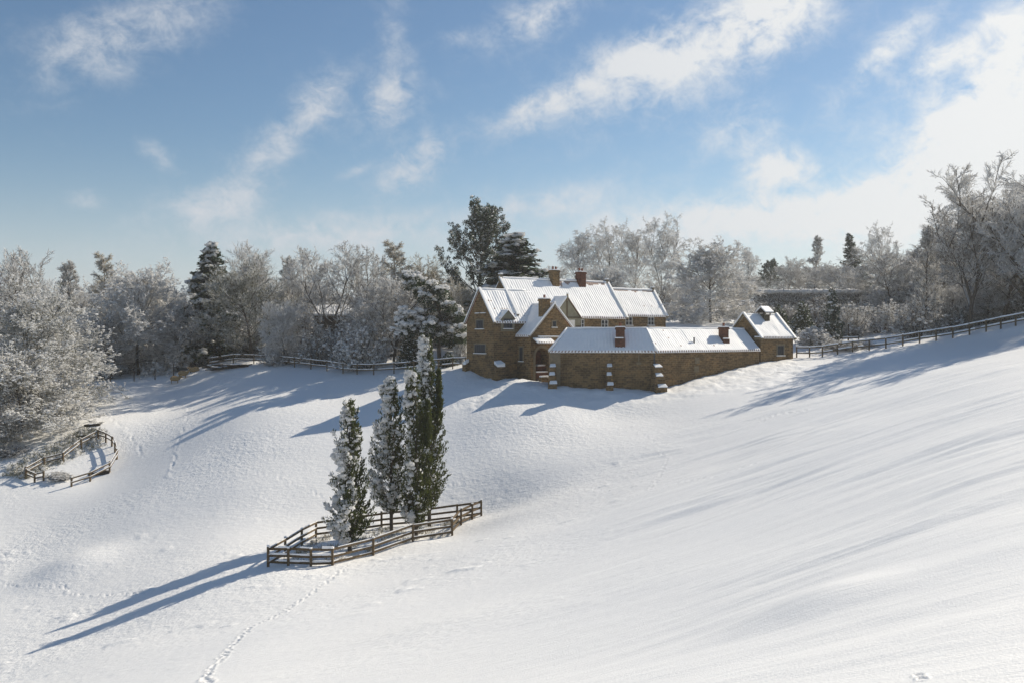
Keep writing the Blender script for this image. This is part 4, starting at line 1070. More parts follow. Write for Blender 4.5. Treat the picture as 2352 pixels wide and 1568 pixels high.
arc = [(cs - (hw_ + .0) * math.cos(t), zs + (hw_ + .0) * math.sin(t)) for t in np.linspace(0, math.pi, 13)]
arco = [(cs - (hw_ + .26) * math.cos(t), zs + (hw_ + .26) * math.sin(t)) for t in np.linspace(0, math.pi, 13)]
for i in range(12):
    quad = [arc[i], arc[i + 1], arco[i + 1], arco[i]]
    G.solid([FR(s_, -2.15, z_) for s_, z_ in quad], [FR(s_, -2.24, z_) for s_, z_ in quad])
G.box(FR, cs - hw_ - .26, cs - hw_, -2.24, -2.15, -4.2, zs); G.box(FR, cs + hw_, cs + hw_ + .26, -2.24, -2.15, -4.2, zs)
arch = G.build('archway', [M_dress], house)
G = Geo(); G.box(FR, cs - hw_ + .002, cs + hw_ - .002, -1.0, -.95, -4.2, -1.25); G.box(FR, cs - .2, cs + hw_ - .003, -1.7, -1.0, -4.2, -2.95); G.box(FR, cs - .62, cs + hw_ - .003, -2.1, -1.7, -4.2, -3.55)
G.build('brick_steps', [M_brick], arch, root=arch)
G = Geo(); G.box(FR, cs - .2, cs + hw_ - .004, -1.72, -1.0, -2.948, -2.80); G.box(FR, cs - .62, cs + hw_ - .004, -2.13, -1.7, -3.548, -3.42)
G.build('step_snow', [M_snow], arch, bevel=.03, root=arch)
# lean-to canopy over the arch, and string course
cn = roof_sheet(house, 'porch_canopy', FR(3.0, -2.95, -.72), FR(5.15, -2.95, -.72), FR(3.0, -2.2, -.28), FR(5.15, -2.2, -.28), .10, .05)
G = Geo(); G.box(FR, 3.6, 8.3, -2.30, -2.18, -.28, -.16); so = G.build('string_course', [M_dress], house)
G = Geo(); G.box(FR, 3.6, 8.3, -2.31, -2.19, -.158, -.05); G.build('snow_cap', [M_snow], so, bevel=.02, root=so)
# low plinth wall in front of the arch
G = Geo(); G.box(FR, 3.2, 6.6, -3.3, -2.9, -8, -3.95); pw = G.build('plinth_wall', [M_stone], house)
G = Geo(); G.box(FR, 3.25, 6.6, -3.33, -2.86, -3.947, -3.80); G.build('snow_cap', [M_snow], pw, bevel=.05, root=pw)

def bare_ridge(lo, hi, amt, seed=3):
    def f(u, v, s, h, H):
        d = (H - h); w = amt * sstep(lo, lo + .03, u) * (1 - sstep(hi - .03, hi, u))
        return (d < w * (.75 + 1.1 * vnoise(s * 1.3, h * 0, seed)) )
    return f
def specks(p, zone=lambda u, v: 1.0, seed=4, corr=.30, base=None):
    def f(u, v, s, h, H):
        g = (np.cos(2 * math.pi * s / corr) < -.1) & (((h / .34) % 1.0) > .45)
        r = _h(np.floor(s / corr), np.floor(h / .34), seed)
        out = g & (r < p * zone(u, v) * (.6 + 1.6 * np.clip(vnoise(s * .6, h * .6, seed) + .3, 0, 1)))
        if base is not None: out = out | base(u, v, s, h, H)
        return out
    return f
# roofs
roof_sheet(house, 'roof', FR(-.12, 0, 1.28), FR(6.35, 0, 1.28), FR(-.12, 2.345, 4.35), FR(6.35, 2.345, 4.35), bare=specks(.18, lambda u, v: sstep(.6, .0, u) * (.2 + v)))
roof_sheet(house, 'roof', FR(6.35, 4.69, 1.28), FR(-.12, 4.69, 1.28), FR(6.35, 2.345, 4.35), FR(-.12, 2.345, 4.35))
roof_sheet(house, 'roof', FR(3.1, .45, 1.87), FR(17.6, .45, 1.87), FR(3.1, 3.4, 5.62), FR(17.6, 3.4, 5.62),
           bare=specks(.0, lambda u, v: .4 + v, 6, base=lambda *a: bare_ridge(.42, .55, .75)(*a) | bare_ridge(.55, .97, .45, 8)(*a)), label='main roof slope, red tiles showing near the ridge')
roof_sheet(house, 'roof', FR(17.6, 6.35, 1.87), FR(3.1, 6.35, 1.87), FR(17.6, 3.4, 5.62), FR(3.1, 3.4, 5.62))
roof_sheet(house, 'roof', FR(17.62, 1.43, 2.17), FR(24.55, 1.43, 2.17), FR(17.62, 3.4, 4.94), FR(24.55, 3.4, 4.94), bare=specks(.02, lambda u, v: .5 + .6 * v, 12, base=bare_ridge(.0, .98, .30, 9)), label='lower end roof slope with a red strip below the ridge')
roof_sheet(house, 'roof', FR(24.55, 5.37, 2.17), FR(17.62, 5.37, 2.17), FR(24.55, 3.4, 4.94), FR(17.62, 3.4, 4.94))
roof_sheet(house, 'roof', FR(2.76, 1.7, .05), FR(2.76, -2.32, .05), FR(5.6, 1.7, 2.93), FR(5.6, -2.32, 2.93), over=.28)
roof_sheet(house, 'roof', FR(8.44, -2.32, .05), FR(8.44, 1.7, .05), FR(5.6, -2.32, 2.93), FR(5.6, 1.7, 2.93), over=.28)
# plastered gable on the main front
G = Geo(); gable_solid_q(G, FR, 7.23, 10.93, .1, 2.3, 1.0, 1.80, 3.92); gp_ = G.build('plaster_gable', [M_plaster], house)
G = Geo()
for a, b in (((7.2, 1.78), (9.08, 3.9)), ((9.08, 3.9), (10.96, 1.78)), ((9.08, 1.85), (9.08, 3.75)), ((7.2, 1.80), (10.96, 1.80))):
    G.bar(FR(a[0], .06, a[1]), FR(b[0], .06, b[1]), .10, .16)
G.build('timber_framing', [M_olivewood], gp_, root=gp_)
roof_sheet(house, 'roof', FR(7.23, 2.2, 1.82), FR(7.23, -.05, 1.82), FR(9.08, 2.2, 3.93), FR(9.08, -.05, 3.93), over=.1, th=.11)
roof_sheet(house, 'roof', FR(10.93, -.05, 1.82), FR(10.93, 2.2, 1.82), FR(9.08, -.05, 3.93), FR(9.08, 2.2, 3.93), over=.1, th=.11)
# dormer on the left block
G = Geo(); gable_solid_q(G, FR, .83, 2.43, -.03, 1.1, .4, 1.63, 2.42); dm = G.build('dormer', [M_plaster], house)
roof_sheet(house, 'dormer_roof', FR(.83, 1.05, 1.64), FR(.83, -.12, 1.64), FR(1.63, 1.05, 2.43), FR(1.63, -.12, 2.43), over=.14, th=.12)
roof_sheet(house, 'dormer_roof', FR(2.43, -.12, 1.64), FR(2.43, 1.05, 1.64), FR(1.63, -.12, 2.43), FR(1.63, 1.05, 2.43), over=.14, th=.12)
# ridges and copings
ridge_cap(house, FR(-.1, 2.345, 4.50), FR(5.5, 2.345, 4.50), .12); ridge_cap(house, FR(3.1, 3.4, 5.78), FR(17.5, 3.4, 5.78), .13)
ridge_cap(house, FR(17.7, 3.4, 5.12), FR(24.5, 3.4, 5.12), .13); ridge_cap(house, FR(5.6, -2.3, 3.08), FR(5.6, 1.2, 3.08), .09)
coping(house, [FR(-.06, -.28, 1.10), FR(-.06, 2.345, 4.50)], .24, .16); coping(house, [FR(-.06, 4.95, 1.10), FR(-.06, 2.345, 4.50)], .24, .16)
coping(house, [FR(3.12, .3, 1.9), FR(3.12, 3.4, 5.76)], .24, .14); coping(house, [FR(17.55, .2, 1.75), FR(17.55, 3.4, 5.76)], .22, .14); coping(house, [FR(24.52, 1.15, 1.98), FR(24.52, 3.4, 5.08)], .24, .14)
coping(house, [FR(2.5, -2.26, -.12), FR(5.6, -2.26, 3.02)], .16, .10); coping(house, [FR(8.7, -2.26, -.12), FR(5.6, -2.26, 3.02)], .16, .10)
def finial(fr, s, q, z, w=.30, h=.34):
    G = Geo(); G.box(fr, s - w / 2, s + w / 2, q - w / 2, q + w / 2, z - .5, z + h); f = G.build('finial', [M_dress], house)
    G = Geo(); G.box(fr, s - w / 2 - .04, s + w / 2 + .04, q - w / 2 - .04, q + w / 2 + .04, z + h + .003, z + h + .14); G.build('snow_cap', [M_snow], f, bevel=.05, root=f)
finial(FR, 3.2, 3.4, 5.75); finial(FR, 17.45, 3.4, 5.72); finial(FR, 24.4, 3.4, 5.05); finial(FR, 9.08, 0, 3.95, .14, .2); finial(FR, 5.6, -2.26, 3.0, .16, .14)
# chimneys
chimney(house, FR, 9.9, 3.15, 4.6, 6.75, .92, .65, 2); chimney(house, FR, 13.5, 3.15, 4.6, 6.72, .92, .65, 2, M_brick)
chimney(house, FR, 4.75, -1.75, 1.2, 3.50, .95, .62, 1)
# windows
mx = 4.69 / 2
window(house, FR, 'q', 1.75, 2.95, 0, .60, 1.45, 1, 3, 0)
window(house, FR, 'q', 1.35, 3.25, 0, -1.75, -.88, 1, 5, 0)
for a_, b_ in ((1.3, 2.15), (2.4, 3.1)):
    G = Geo(); G.box(FR, -.10, .02, a_, b_, 2.05, 2.12); lg = G.build('stone_ledge', [M_dress], house); G = Geo(); G.box(FR, -.11, .01, a_ - .02, b_ + .02, 2.123, 2.19); G.build('snow_cap', [M_snow], lg, root=lg)
window(house, FR, 's', 1.13, 2.13, -.03, .62, 1.58, 1, 3, 0, sur=.07)
window(house, FR, 's', 5.38, 5.82, -2.2, .75, 1.35, 1, 1, 0, sur=.10, label='small stone framed attic window')
# slit window in the porch wing's side wall
window(house, FR, 'q', -.95, -.45, 2.76, -2.5, -1.15, 1, 2, 0, sur=.14, label='tall narrow window')
window(house, FR, 's', 10.95, 11.65, .45, .72, 1.62, 1, 2, 1, M_white, .07); window(house, FR, 's', 14.0, 14.95, .45, .70, 1.60, 1, 2, 1, M_white, .07)
window(house, FR, 's', 18.35, 19.35, 1.43, 1.05, 1.98, 1, 2, 1, M_white, .07); window(house, FR, 's', 21.7, 22.65, 1.43, 1.08, 2.0, 1, 2, 1, M_white, .07)
# half glazed white door under the plaster gable
G = Geo(); G.box(FR, 8.55, 10.2, .02, .46, -.6, 1.72); dr = G.build('door_surround', [M_plaster], house)
G = Geo(); G.box(FR, 8.75, 9.35, -.03, .018, -.3, 1.55); G.box(FR, 9.42, 10.02, -.03, .018, -.3, 1.55); G.build('door', [M_white], dr, root=dr)
G = Geo(); G.box(FR, 8.86, 9.24, -.045, -.032, .5, 1.4); G.build('pane', [M_glass], dr, root=dr)
window(house, FR, 's', 7.45, 8.2, .1, .85, 1.6, 1, 1, 0, M_lead, .06)
# timber posts and front wall under the plaster gable
G = Geo(); G.box(FR, 7.25, 10.9, .12, .46, -1.0, 1.75); G.build('timber_front', [M_olivewood], house)
buttress(house, FR, .25, 1.0, [(-3.0, .75)], -8, .35)
FQ = frame(*FR(0, 4.45, 0)[:2], 36 - 90)       # end buttress on the far corner of the gable
buttress(house, FQ, 0.0, .6, [(-2.9, .5)], -8, .3)
G = Geo(); G.tube([FR(6.9, .30, 1.9), FR(6.9, .30, -1.5)], .06, 8); G.build('drainpipe', [M_lead], house, uv=False)

# ================= long front range
FL = np.array([3.43, 83.6]); LF = frame(3.43, 83.6, -3.63); LR = frame(12.9, 83.0, 36)
rangeb = empty('long_stone_range', (12.9, 83.0, -5.0))
tag(rangeb, 'long low single storey stone range bent at a buttressed corner in front of the farmhouse', 'outbuilding')
ze, zr, dp = -1.37, .52, 3.8
def mitre(off):
    mid = R((36 + -3.63) / 2); hf = R((36 + 3.63) / 2)
    return np.array([12.9, 83.0]) + off / math.cos(hf) * np.array([-math.sin(mid), math.cos(mid)])
Jb = mitre(dp); Jr = mitre(dp / 2); LN = 14.3
bl = LF(0, dp, 0); h0 = LF(1.55, dp / 2, 0)[:2]
W = Geo()
W.solid([(FL[0], FL[1], -9), (12.9, 83, -9), (Jb[0], Jb[1], -9), (bl[0], bl[1], -9)], [(FL[0], FL[1], ze), (12.9, 83, ze), (Jb[0], Jb[1], ze), (bl[0], bl[1], ze)])
W.build('front_wall', [M_stone], rangeb)
W = Geo(); e1 = LR(LN, 0, 0); e2 = LR(LN, dp, 0); k1 = LR(LN, dp / 2, 0)
a = [(12.9, 83, -9), (e1[0], e1[1], -9), (e2[0], e2[1], -9), (Jb[0] + .003, Jb[1], -9)]
W.solid(a, [(x_, y_, ze) for x_, y_, _ in a]); W.build('angled_wall', [M_stone], rangeb)
def v3(p, z): return np.array([p[0], p[1], z])
J0 = np.array([12.9, 83.0])
roof_sheet(rangeb, 'roof', v3(FL, ze), v3(J0, ze), v3(h0, zr), v3(Jr, zr), label='shaded smooth snow roof slope', over=.25)
roof_sheet(rangeb, 'roof', v3(Jb, ze), v3(bl, ze), v3(Jr, zr), v3(h0, zr))
roof_sheet(rangeb, 'roof', v3(bl, ze), v3(FL, ze), v3(h0, zr), v3(h0, zr) + [.02, .02, 0])
roof_sheet(rangeb, 'roof', v3(J0, ze), v3(e1, ze), v3(Jr, zr), v3(k1, zr), over=.25, bare=specks(.12, lambda u, v: sstep(.3, 0, u) + .02, 15), label='sunlit ribbed snow roof slope')
roof_sheet(rangeb, 'roof', v3(e2, ze), v3(Jb, ze), v3(k1, zr), v3(Jr, zr))
ridge_cap(rangeb, v3(h0, zr + .14), v3(Jr, zr + .14), .10); ridge_cap(rangeb, v3(Jr, zr + .14), v3(k1, zr + .14), .10)
ridge_cap(rangeb, v3(J0, ze) + [.05, -.1, .02], v3(Jr, zr + .13), .11); ridge_cap(rangeb, v3(FL, ze) + [-.08, -.12, .0], v3(h0, zr + .13), .11)
chimney(rangeb, LF, 6.36, .55, -1.6, .72, .78, .62, 1, M_brick, ledge=-.28)
chimney(rangeb, LR, 10.05, .85, -1.5, .78, .74, .62, 1, M_brick, ledge=-.35)
G = Geo(); G.tube([LR(5.6, .55, -1.0), LR(5.6, .55, -.25), LR(5.6, .55, -.2)], [.07, .07, .09], 8); G.build('flue_pipe', [M_lead], rangeb, uv=False)
G = Geo(); G.tube([v3(J0, ze - .05) + [-.12, -.06, 0], v3(J0, -4.0) + [-.12, -.06, 0]], .055, 8); dpipe = G.build('drainpipe', [M_lead], rangeb, uv=False)
G = Geo(); G.bar(v3(FL, ze - .10) + [.05, -.07, 0], v3(J0, ze - .10) + [0, -.07, 0], .09, .09); G.build('gutter', [M_lead], rangeb)
buttress(rangeb, LF, .25, .78, [(-4.35, 1.0), (-3.58, .72), (-2.85, .45)], -9, .07)
buttress(rangeb, LF, 5.35, .66, [(-4.45, .9), (-3.58, .66), (-2.82, .4)], -9, .06)
BC = frame(12.9, 83.0, 18); buttress(rangeb, BC, .0, 1.05, [(-4.62, 1.25), (-3.65, .95), (-2.85, .6)], -9, .08)
G = Geo(); G.box(LF, 7.95, 8.03, -.012, .03, -2.35, -1.7); G.box(LF, 7.80, 8.2, -.02, .03, -2.62, -2.40)
G.build('slit_vent', [M_dress], rangeb)
for (s0, z0) in ((5.1, -2.6), (5.0, -3.4)):
    G = Geo(); G.box(LR, s0, s0 + .62, -.02, .03, z0, z0 + .55); G.build('blocked_opening', [M_dress], rangeb)
G = Geo(); G.box(LF, .0, .95, -.045, .03, -9, -1.6); G.build('corner_pier', [M_dress], rangeb)
G = Geo(); G.box(LR, -.0, 14.2, -.05, .02, -9, -3.9); G.build('plinth', [M_stone], rangeb)
G = Geo(); G.box(LF, .98, 9.3, -.05, .02, -9, -3.75); G.build('plinth', [M_stone], rangeb)

# ================= small bell turret building
KF = frame(24.7, 91.7, 36)
bell = empty('bellcote_building', (24.7, 91.7, -3.0))
tag(bell, 'small gabled stone building with a little bell turret on its snowy ridge', 'outbuilding')
W = Geo(); gable_solid(W, KF, 0, 5.1, 0, 4.2, -6, -.18, 2.0); W.build('wall', [M_stone], bell)
roof_sheet(bell, 'roof', KF(0, 0, -.18), KF(5.1, 0, -.18), KF(0, 2.1, 2.0), KF(5.1, 2.1, 2.0), over=.2, corr=.24)
roof_sheet(bell, 'roof', KF(5.1, 4.2, -.18), KF(0, 4.2, -.18), KF(5.1, 2.1, 2.0), KF(0, 2.1, 2.0))
coping(bell, [KF(-.05, -.3, -.42), KF(-.05, 2.1, 2.16)], .28, .18); coping(bell, [KF(5.12, -.3, -.42), KF(5.12, 2.1, 2.16)], .28, .18)
coping(bell, [KF(-.05, 4.5, -.42), KF(-.05, 2.1, 2.16)], .28, .18)
ridge_cap(bell, KF(0, 2.1, 2.12), KF(5.1, 2.1, 2.12), .10)
G = Geo(); G.box(KF, -.35, .02, -.06, .5, -.45, -.2); ek = G.build('kneeler_stone', [M_dress], bell)
G = Geo(); G.box(KF, -.36, .01, -.08, .5, -.197, -.08); G.build('snow_cap', [M_snow], ek, bevel=.03, root=ek)
window(bell, KF, 's', 2.55, 3.55, 0, -2.05, -1.05, 1, 2, 0, M_lead, .16)
sB, qB = 2.75, 1.75
G = Geo(); G.box(KF, sB - .38, sB + .38, qB - .38, qB + .38, 1.2, 2.12); tb = G.build('bell_turret', [M_olivewood], bell)
G = Geo()
for a in (-.45, .45):
    for b in (-.36, .36): G.bar(KF(sB + a, qB + b, 2.0), KF(sB + a, qB + b, 2.42), .10, .10)
G.bar(KF(sB - .5, qB - .36, 2.4), KF(sB + .5, qB - .36, 2.4), .1, .1); G.bar(KF(sB - .5, qB + .36, 2.4), KF(sB + .5, qB + .36, 2.4), .1, .1)
G.build('turret_posts', [M_olivewood], tb, root=tb)
G = Geo(); gable_solid(G, KF, sB - .62, sB + .62, qB - .56, qB + .56, 2.30, 2.32, 2.78); G.build('turret_roof', [M_darkwood], tb, root=tb)
G = Geo()
G.solid([KF(sB - .66, qB - .66, 2.30), KF(sB + .66, qB - .66, 2.30), KF(sB + .66, qB, 2.84), KF(sB - .66, qB, 2.84)], [KF(sB - .66, qB - .68, 2.42), KF(sB + .66, qB - .68, 2.42), KF(sB + .66, qB, 2.99), KF(sB - .66, qB, 2.99)])
G.solid([KF(sB - .66, qB, 2.84), KF(sB + .66, qB, 2.84), KF(sB + .66, qB + .66, 2.30), KF(sB - .66, qB + .66, 2.30)], [KF(sB - .66, qB, 2.99), KF(sB + .66, qB, 2.99), KF(sB + .66, qB + .68, 2.42), KF(sB - .66, qB + .68, 2.42)])
G.build('snow_cap', [M_snow], tb, bevel=.03, root=tb)
G = Geo(); G.tube([KF(sB, qB, 2.42), KF(sB, qB, 2.36), KF(sB, qB, 2.26), KF(sB, qB, 2.16)], [.04, .10, .13, .18], 10); G.build('bell', [M_darkwood], tb, uv=False, root=tb)

# ================= brown shed in the wood
SF = frame(*P(722, 760, 121)[:2], 8)
shed = empty('brown_shed', SF(0, 0, 0)); sz = (HZ - 704) / F * 121
tag(shed, 'low brown boarded shed with a snowy roof half hidden among the left trees', 'shed')
G = Geo(); gable_solid(G, SF, 0, 5.4, 0, 4, -4, sz - 1.1, sz + .15); G.build('wall', [M_olivewood], shed)
roof_sheet(shed, 'roof', SF(-.2, 0, sz - 1.1), SF(5.6, 0, sz - 1.1), SF(-.2, 2, sz + .15), SF(5.6, 2, sz + .15), under=M_darkwood)
roof_sheet(shed, 'roof', SF(5.6, 4, sz - 1.1), SF(-.2, 4, sz - 1.1), SF(5.6, 2, sz + .15), SF(-.2, 2, sz + .15), under=M_darkwood)
G = Geo(); G.box(SF, 1.0, 2.6, -.03, .02, -3.0, sz - 1.5); G.build('door', [M_darkwood], shed)
print('buildings', time.time() - T0)

# ------------------------------------------------------------------ fences
def fence(name, label, posts, h, rails, closed=False, snow=.06, pw=.13, rail_w=(.05, .12), skip=(), group=None, cat='fence', over=.06, snow_on=None, mat=M_fence):
    P_ = [gp(u, Y) for u, Y in posts]
    root = empty(name, P_[0]); tag(root, label, cat, group); rng = np.random.default_rng(len(posts) * 7)
    k = len(P_)
    for i, p in enumerate(P_):
        G = Geo(); lean = rng.normal(0, .015, 2); hh = h + rng.uniform(-.02, .07)
        t = p + [lean[0], lean[1], hh]
        G.bar(p - [0, 0, .3], t, pw, pw, 0)
        po = G.build('post', [mat], root, bevel=.012)
        if snow > 0 and rng.random() < .75:
            G = Geo(); s_ = rng.uniform(.7, 1.2); G.bar(t, t + [0, 0, snow * 1.1 * s_], pw * 1.1, pw * 1.1, 0); G.build('snow_cap', [M_snow], po, uv=False, bevel=.025, root=po)
    for i in range(k if closed else k - 1):
        if i in skip: continue
        a = P_[i]; b = P_[(i + 1) % k]
        for j, r in enumerate(rails):
            G = Geo(); e = rng.uniform(-.02, .02, 2)
            d = unit(b - a); side = np.cross(d, [0, 0, 1.]) * (pw * .5 + .018) * -1
            aa = a + [0, 0, r * h + e[0]] + side - d * over; bb = b + [0, 0, r * h + e[1]] + side + d * over
            dz = np.array([0, 0, .0015 * (i % 2)])
            G.bar(aa + dz, bb + dz, rail_w[0], rail_w[1], 0)
            sn = snow if snow_on is None else snow_on(i)
            if sn > 0:
                up = np.array([0, 0, rail_w[1] / 2 + sn / 2 + .002])
                n = max(2, int(np.linalg.norm(bb - aa) / .5)); tps = np.linspace(0, 1, n + 1)
                for q0, q1 in zip(tps[:-1], tps[1:]):
                    if rng.random() < .92: G.bar(aa + (bb - aa) * q0 + up, aa + (bb - aa) * q1 + up, rail_w[0] * 1.2, sn * rng.uniform(.75, 1.25), 1)
            G.build('rail', [mat, M_snow], root)
    return root
pen = [(616,51.5),(662,51.5),(714,51.5),(764,51.5),(857,53.7),(948,56),(1039,57.2),(1059,59.5),(1084.5,61),(1105.6,62),(1049.4,62),(965,62),(876.5,62),(800,61),(725.3,60),(693,57.5),(656,54.5)]
fence('pen_fence', 'closed three rail wooden pen around the four cypresses, snow on its near end', pen, 1.06, (.22, .56, .93), True, .07, snow_on=lambda i: .10 if i in (0, 1, 2) else (.03 if i in (3, 4, 5, 14, 15, 16) else .0), rail_w=(.05, .13))
fence('paddock_fence', 'curved two rail fence of the small paddock below the left trees', [(59.6,80),(101.7,82),(145,83),(187,85.7),(225.6,87.4),(243,86.8),(257,86),(264,84.8),(268.5,83.5),(251.6,81),(207,79.2),(164,78)], .90, (.5, .9), False, .03)
fence('broken_fence', 'short broken length of fence with drooping rails left of the paddock gap', [(59.6,79.8),(79.8,79.1),(99.8,79.4)], .82, (.45, .88), False, .03)
bf = [(480,117),(536,115),(583,113.5),(630,111.5),(676.5,109),(714,107),(751,104.8),(787.8,102),(820,100.5),(858,99),(905,97.8),(950,96.7),(1007.5,95),(1040,93.6),(1069,92.2)]
fence('back_fence', 'two rail fence with snowy rails along the trees from the timber heap to the gable', bf, 1.15, (.45, .92), False, .07, pw=.11)
rf = []
for a, b, n in (((1830,95.2),(1889,94.5),2),((1889,94.5),(1958,94),2),((1958,94),(2112,91.5),4),((2112,91.5),(2265,88),4),((2265,88),(2400,84.5),4)):
    for i in range(n): rf.append((a[0] + (b[0] - a[0]) * i / n, a[1] + (b[1] - a[1]) * i / n))
rf.append((2400, 84.5))
fence('hillside_fence', 'long two rail fence with snow lined rails climbing the hill from the bell turret building', rf, 1.05, (.42, .96), False, .11, pw=.12)
fence('garden_rail', 'short low rail fence with one tall post in the garden beside the slim cypress', [(1926,103.5),(1948,103.5),(1972,103.3)], .5, (.85,), False, .10, pw=.10)
G = Geo(); p = gp(1949, 104.5); G.bar(p - [0, 0, .3], p + [0, 0, 1.9], .09, .09); G.bar(p + [0, 0, 1.9], p + [0, 0, 1.98], .1, .1, 1)
r = G.build('garden_post', [M_darkwood, M_snow], None); tag(r, 'thin dark upright post standing behind the low garden rail', 'post')
# wire fence behind the sheep: posts with strands
def wire_fence():
    posts = [(254,113.4),(308,114),(356,114.8),(399,115.6),(438,116.3),(485,117)]
    P_ = [gp(u, Y) for u, Y in posts]; root = empty('wire_fence', P_[0]); tag(root, 'thin post and wire fence along the foot of the left wood above the sheep', 'fence')
    for i, p in enumerate(P_):
        G = Geo(); G.tube([p - [0, 0, .3], p + [0, 0, 1.35 + .3 * (i == 3)]], [.07, .06], 8); G.build('post', [M_darkwood], root, uv=False)
    for zz in (.45, .8, 1.15):
        G = Geo()
        for a, b in zip(P_[:-1], P_[1:]): G.tube([a + [0, 0, zz], (a + b) / 2 + [0, 0, zz - .04], b + [0, 0, zz]], .008, 4)
        G.build('wire', [M_lead], root, uv=False)
wire_fence()

# ------------------------------------------------------------------ timber heap, logs, grass, sheep
def heap():
    c = gp(520, 112.5); root = empty('timber_heap', c); tag(root, 'dark heap of old timber and brushwood beside the end of the back fence', 'timber heap'); rng = np.random.default_rng(4)
    G = Geo()
    for i in range(26):
        a = c + [rng.uniform(-2.3, 2.2), rng.uniform(-.8, .8), rng.uniform(.0, .55)]; d = np.array([rng.uniform(.8, 1.6), rng.normal(0, .35), rng.normal(0, .12)])
        G.bar(a - d, a + d, rng.uniform(.07, .16), rng.uniform(.07, .16), 0)
    G.build('timber', [M_darkwood], root)
    G = Geo()
    for i in range(12):
        a = c + [rng.uniform(-1.8, 1.8), rng.uniform(-.3, .8), rng.uniform(.5, .62)]; d = np.array([rng.uniform(.4, .9), rng.normal(0, .2), 0])
        G.bar(a - d, a + d, .2, .07, 0)
    G.build('snow_patches', [M_snow], root, bevel=.02)
heap()
def log(u, v, L, r, ang, label):
    c = hit(u, v, 60, 130); rng = np.random.default_rng(int(u)); d = np.array([math.cos(ang), math.sin(ang), .05]) * L / 2
    root = empty('fallen_log', c); tag(root, label, 'log')
    G = Geo(); n = 5; pp = [c - d + 2 * d * i / n + [0, rng.normal(0, .03), r * .6 + rng.normal(0, .02)] for i in range(n + 1)]
    G.tube(pp, [r * rng.uniform(.85, 1.1) for _ in pp], 9); G.build('wood', [M_darkwood], root, uv=False)
    G = Geo(); G.tube([q + np.array([0, 0, r * .62]) for q in pp[1:-1]], [r * .6 * rng.uniform(.8, 1.1) for _ in pp[1:-1]], 8); G.build('snow_cap', [M_snow], root, uv=False, smooth=True)
log(234, 891, 1.1, .16, .2, 'short dark log in the snow at the tips of the left snowy branches')
log(212, 978, 1.5, .15, .1, 'dark log lying behind the top corner of the paddock fence')
log(180, 1004, 1.6, .14, -.2, 'dark log beside the upper side of the paddock fence')
log(228, 1090, 1.7, .22, .25, 'thick dark log inside the lower bend of the paddock fence')

def grass():
    rng = np.random.default_rng(12); C = Buf()
    poly = np.array([[*gp(u, Y)[:2]] for u, Y in pen]); cen = poly.mean(0)
    k = 420; i = rng.integers(0, len(poly), k); j = (i + 1) % len(poly); a = rng.random((k, 1)); t = np.sqrt(rng.random((k, 1))) * .93
    xy = cen + (poly[i] * a + poly[j] * (1 - a) - cen) * t
    cl = fbm(xy[:, 0] * .8, xy[:, 1] * .8, 3, 2) > -.12; xy = xy[cl]
    z = base_z(xy[:, 0], xy[:, 1]); p = np.concatenate([xy, z[:, None]], 1)
    m = 14; pp = np.repeat(p, m, 0) + rng.normal(0, .09, (len(p) * m, 3)) * [1, 1, 0]; d = rng.normal(0, .38, pp.shape) + [0, 0, 1]
    sprays(C, rng, pp, d, .34, .010, 0)
    lumps(C, rng, p[::3] + [0, 0, .08], rng.uniform(.08, .2, len(p[::3])), 1, .6)
    o = link('dry_grass', C.mesh('dry_grass', [M_grass, M_tsnow])); tag(o, 'dry snow dusted grass stems growing inside the cypress pen', 'grass', kind='stuff')
    # rough dead growth below the paddock trees
    C = Buf(); k = 700; u = rng.uniform(0, 240, k); v = rng.uniform(985, 1100, k)
    keep = (v > 1085 - (u - 40) * .52 - 22) & (v < 1108 - (u - 40) * .42); pts_ = np.array([hit(a_, b_, 65, 110) for a_, b_ in zip(u[keep][:260], v[keep][:260])])
    m = 10; pp = np.repeat(pts_, m, 0) + rng.normal(0, .25, (len(pts_) * m, 3)) * [1, 1, 0]; sprays(C, rng, pp, rng.normal(0, .5, pp.shape) + [0, 0, .8], .5, .02, 0)
    lumps(C, rng, pts_[::2] + [0, 0, .15], rng.uniform(.12, .3, len(pts_[::2])), 1, .6)
    o = link('undergrowth', C.mesh('undergrowth', [M_olive, M_tsnow])); tag(o, 'snow dusted dead undergrowth below the trees at the paddock', 'undergrowth', kind='stuff')
grass()

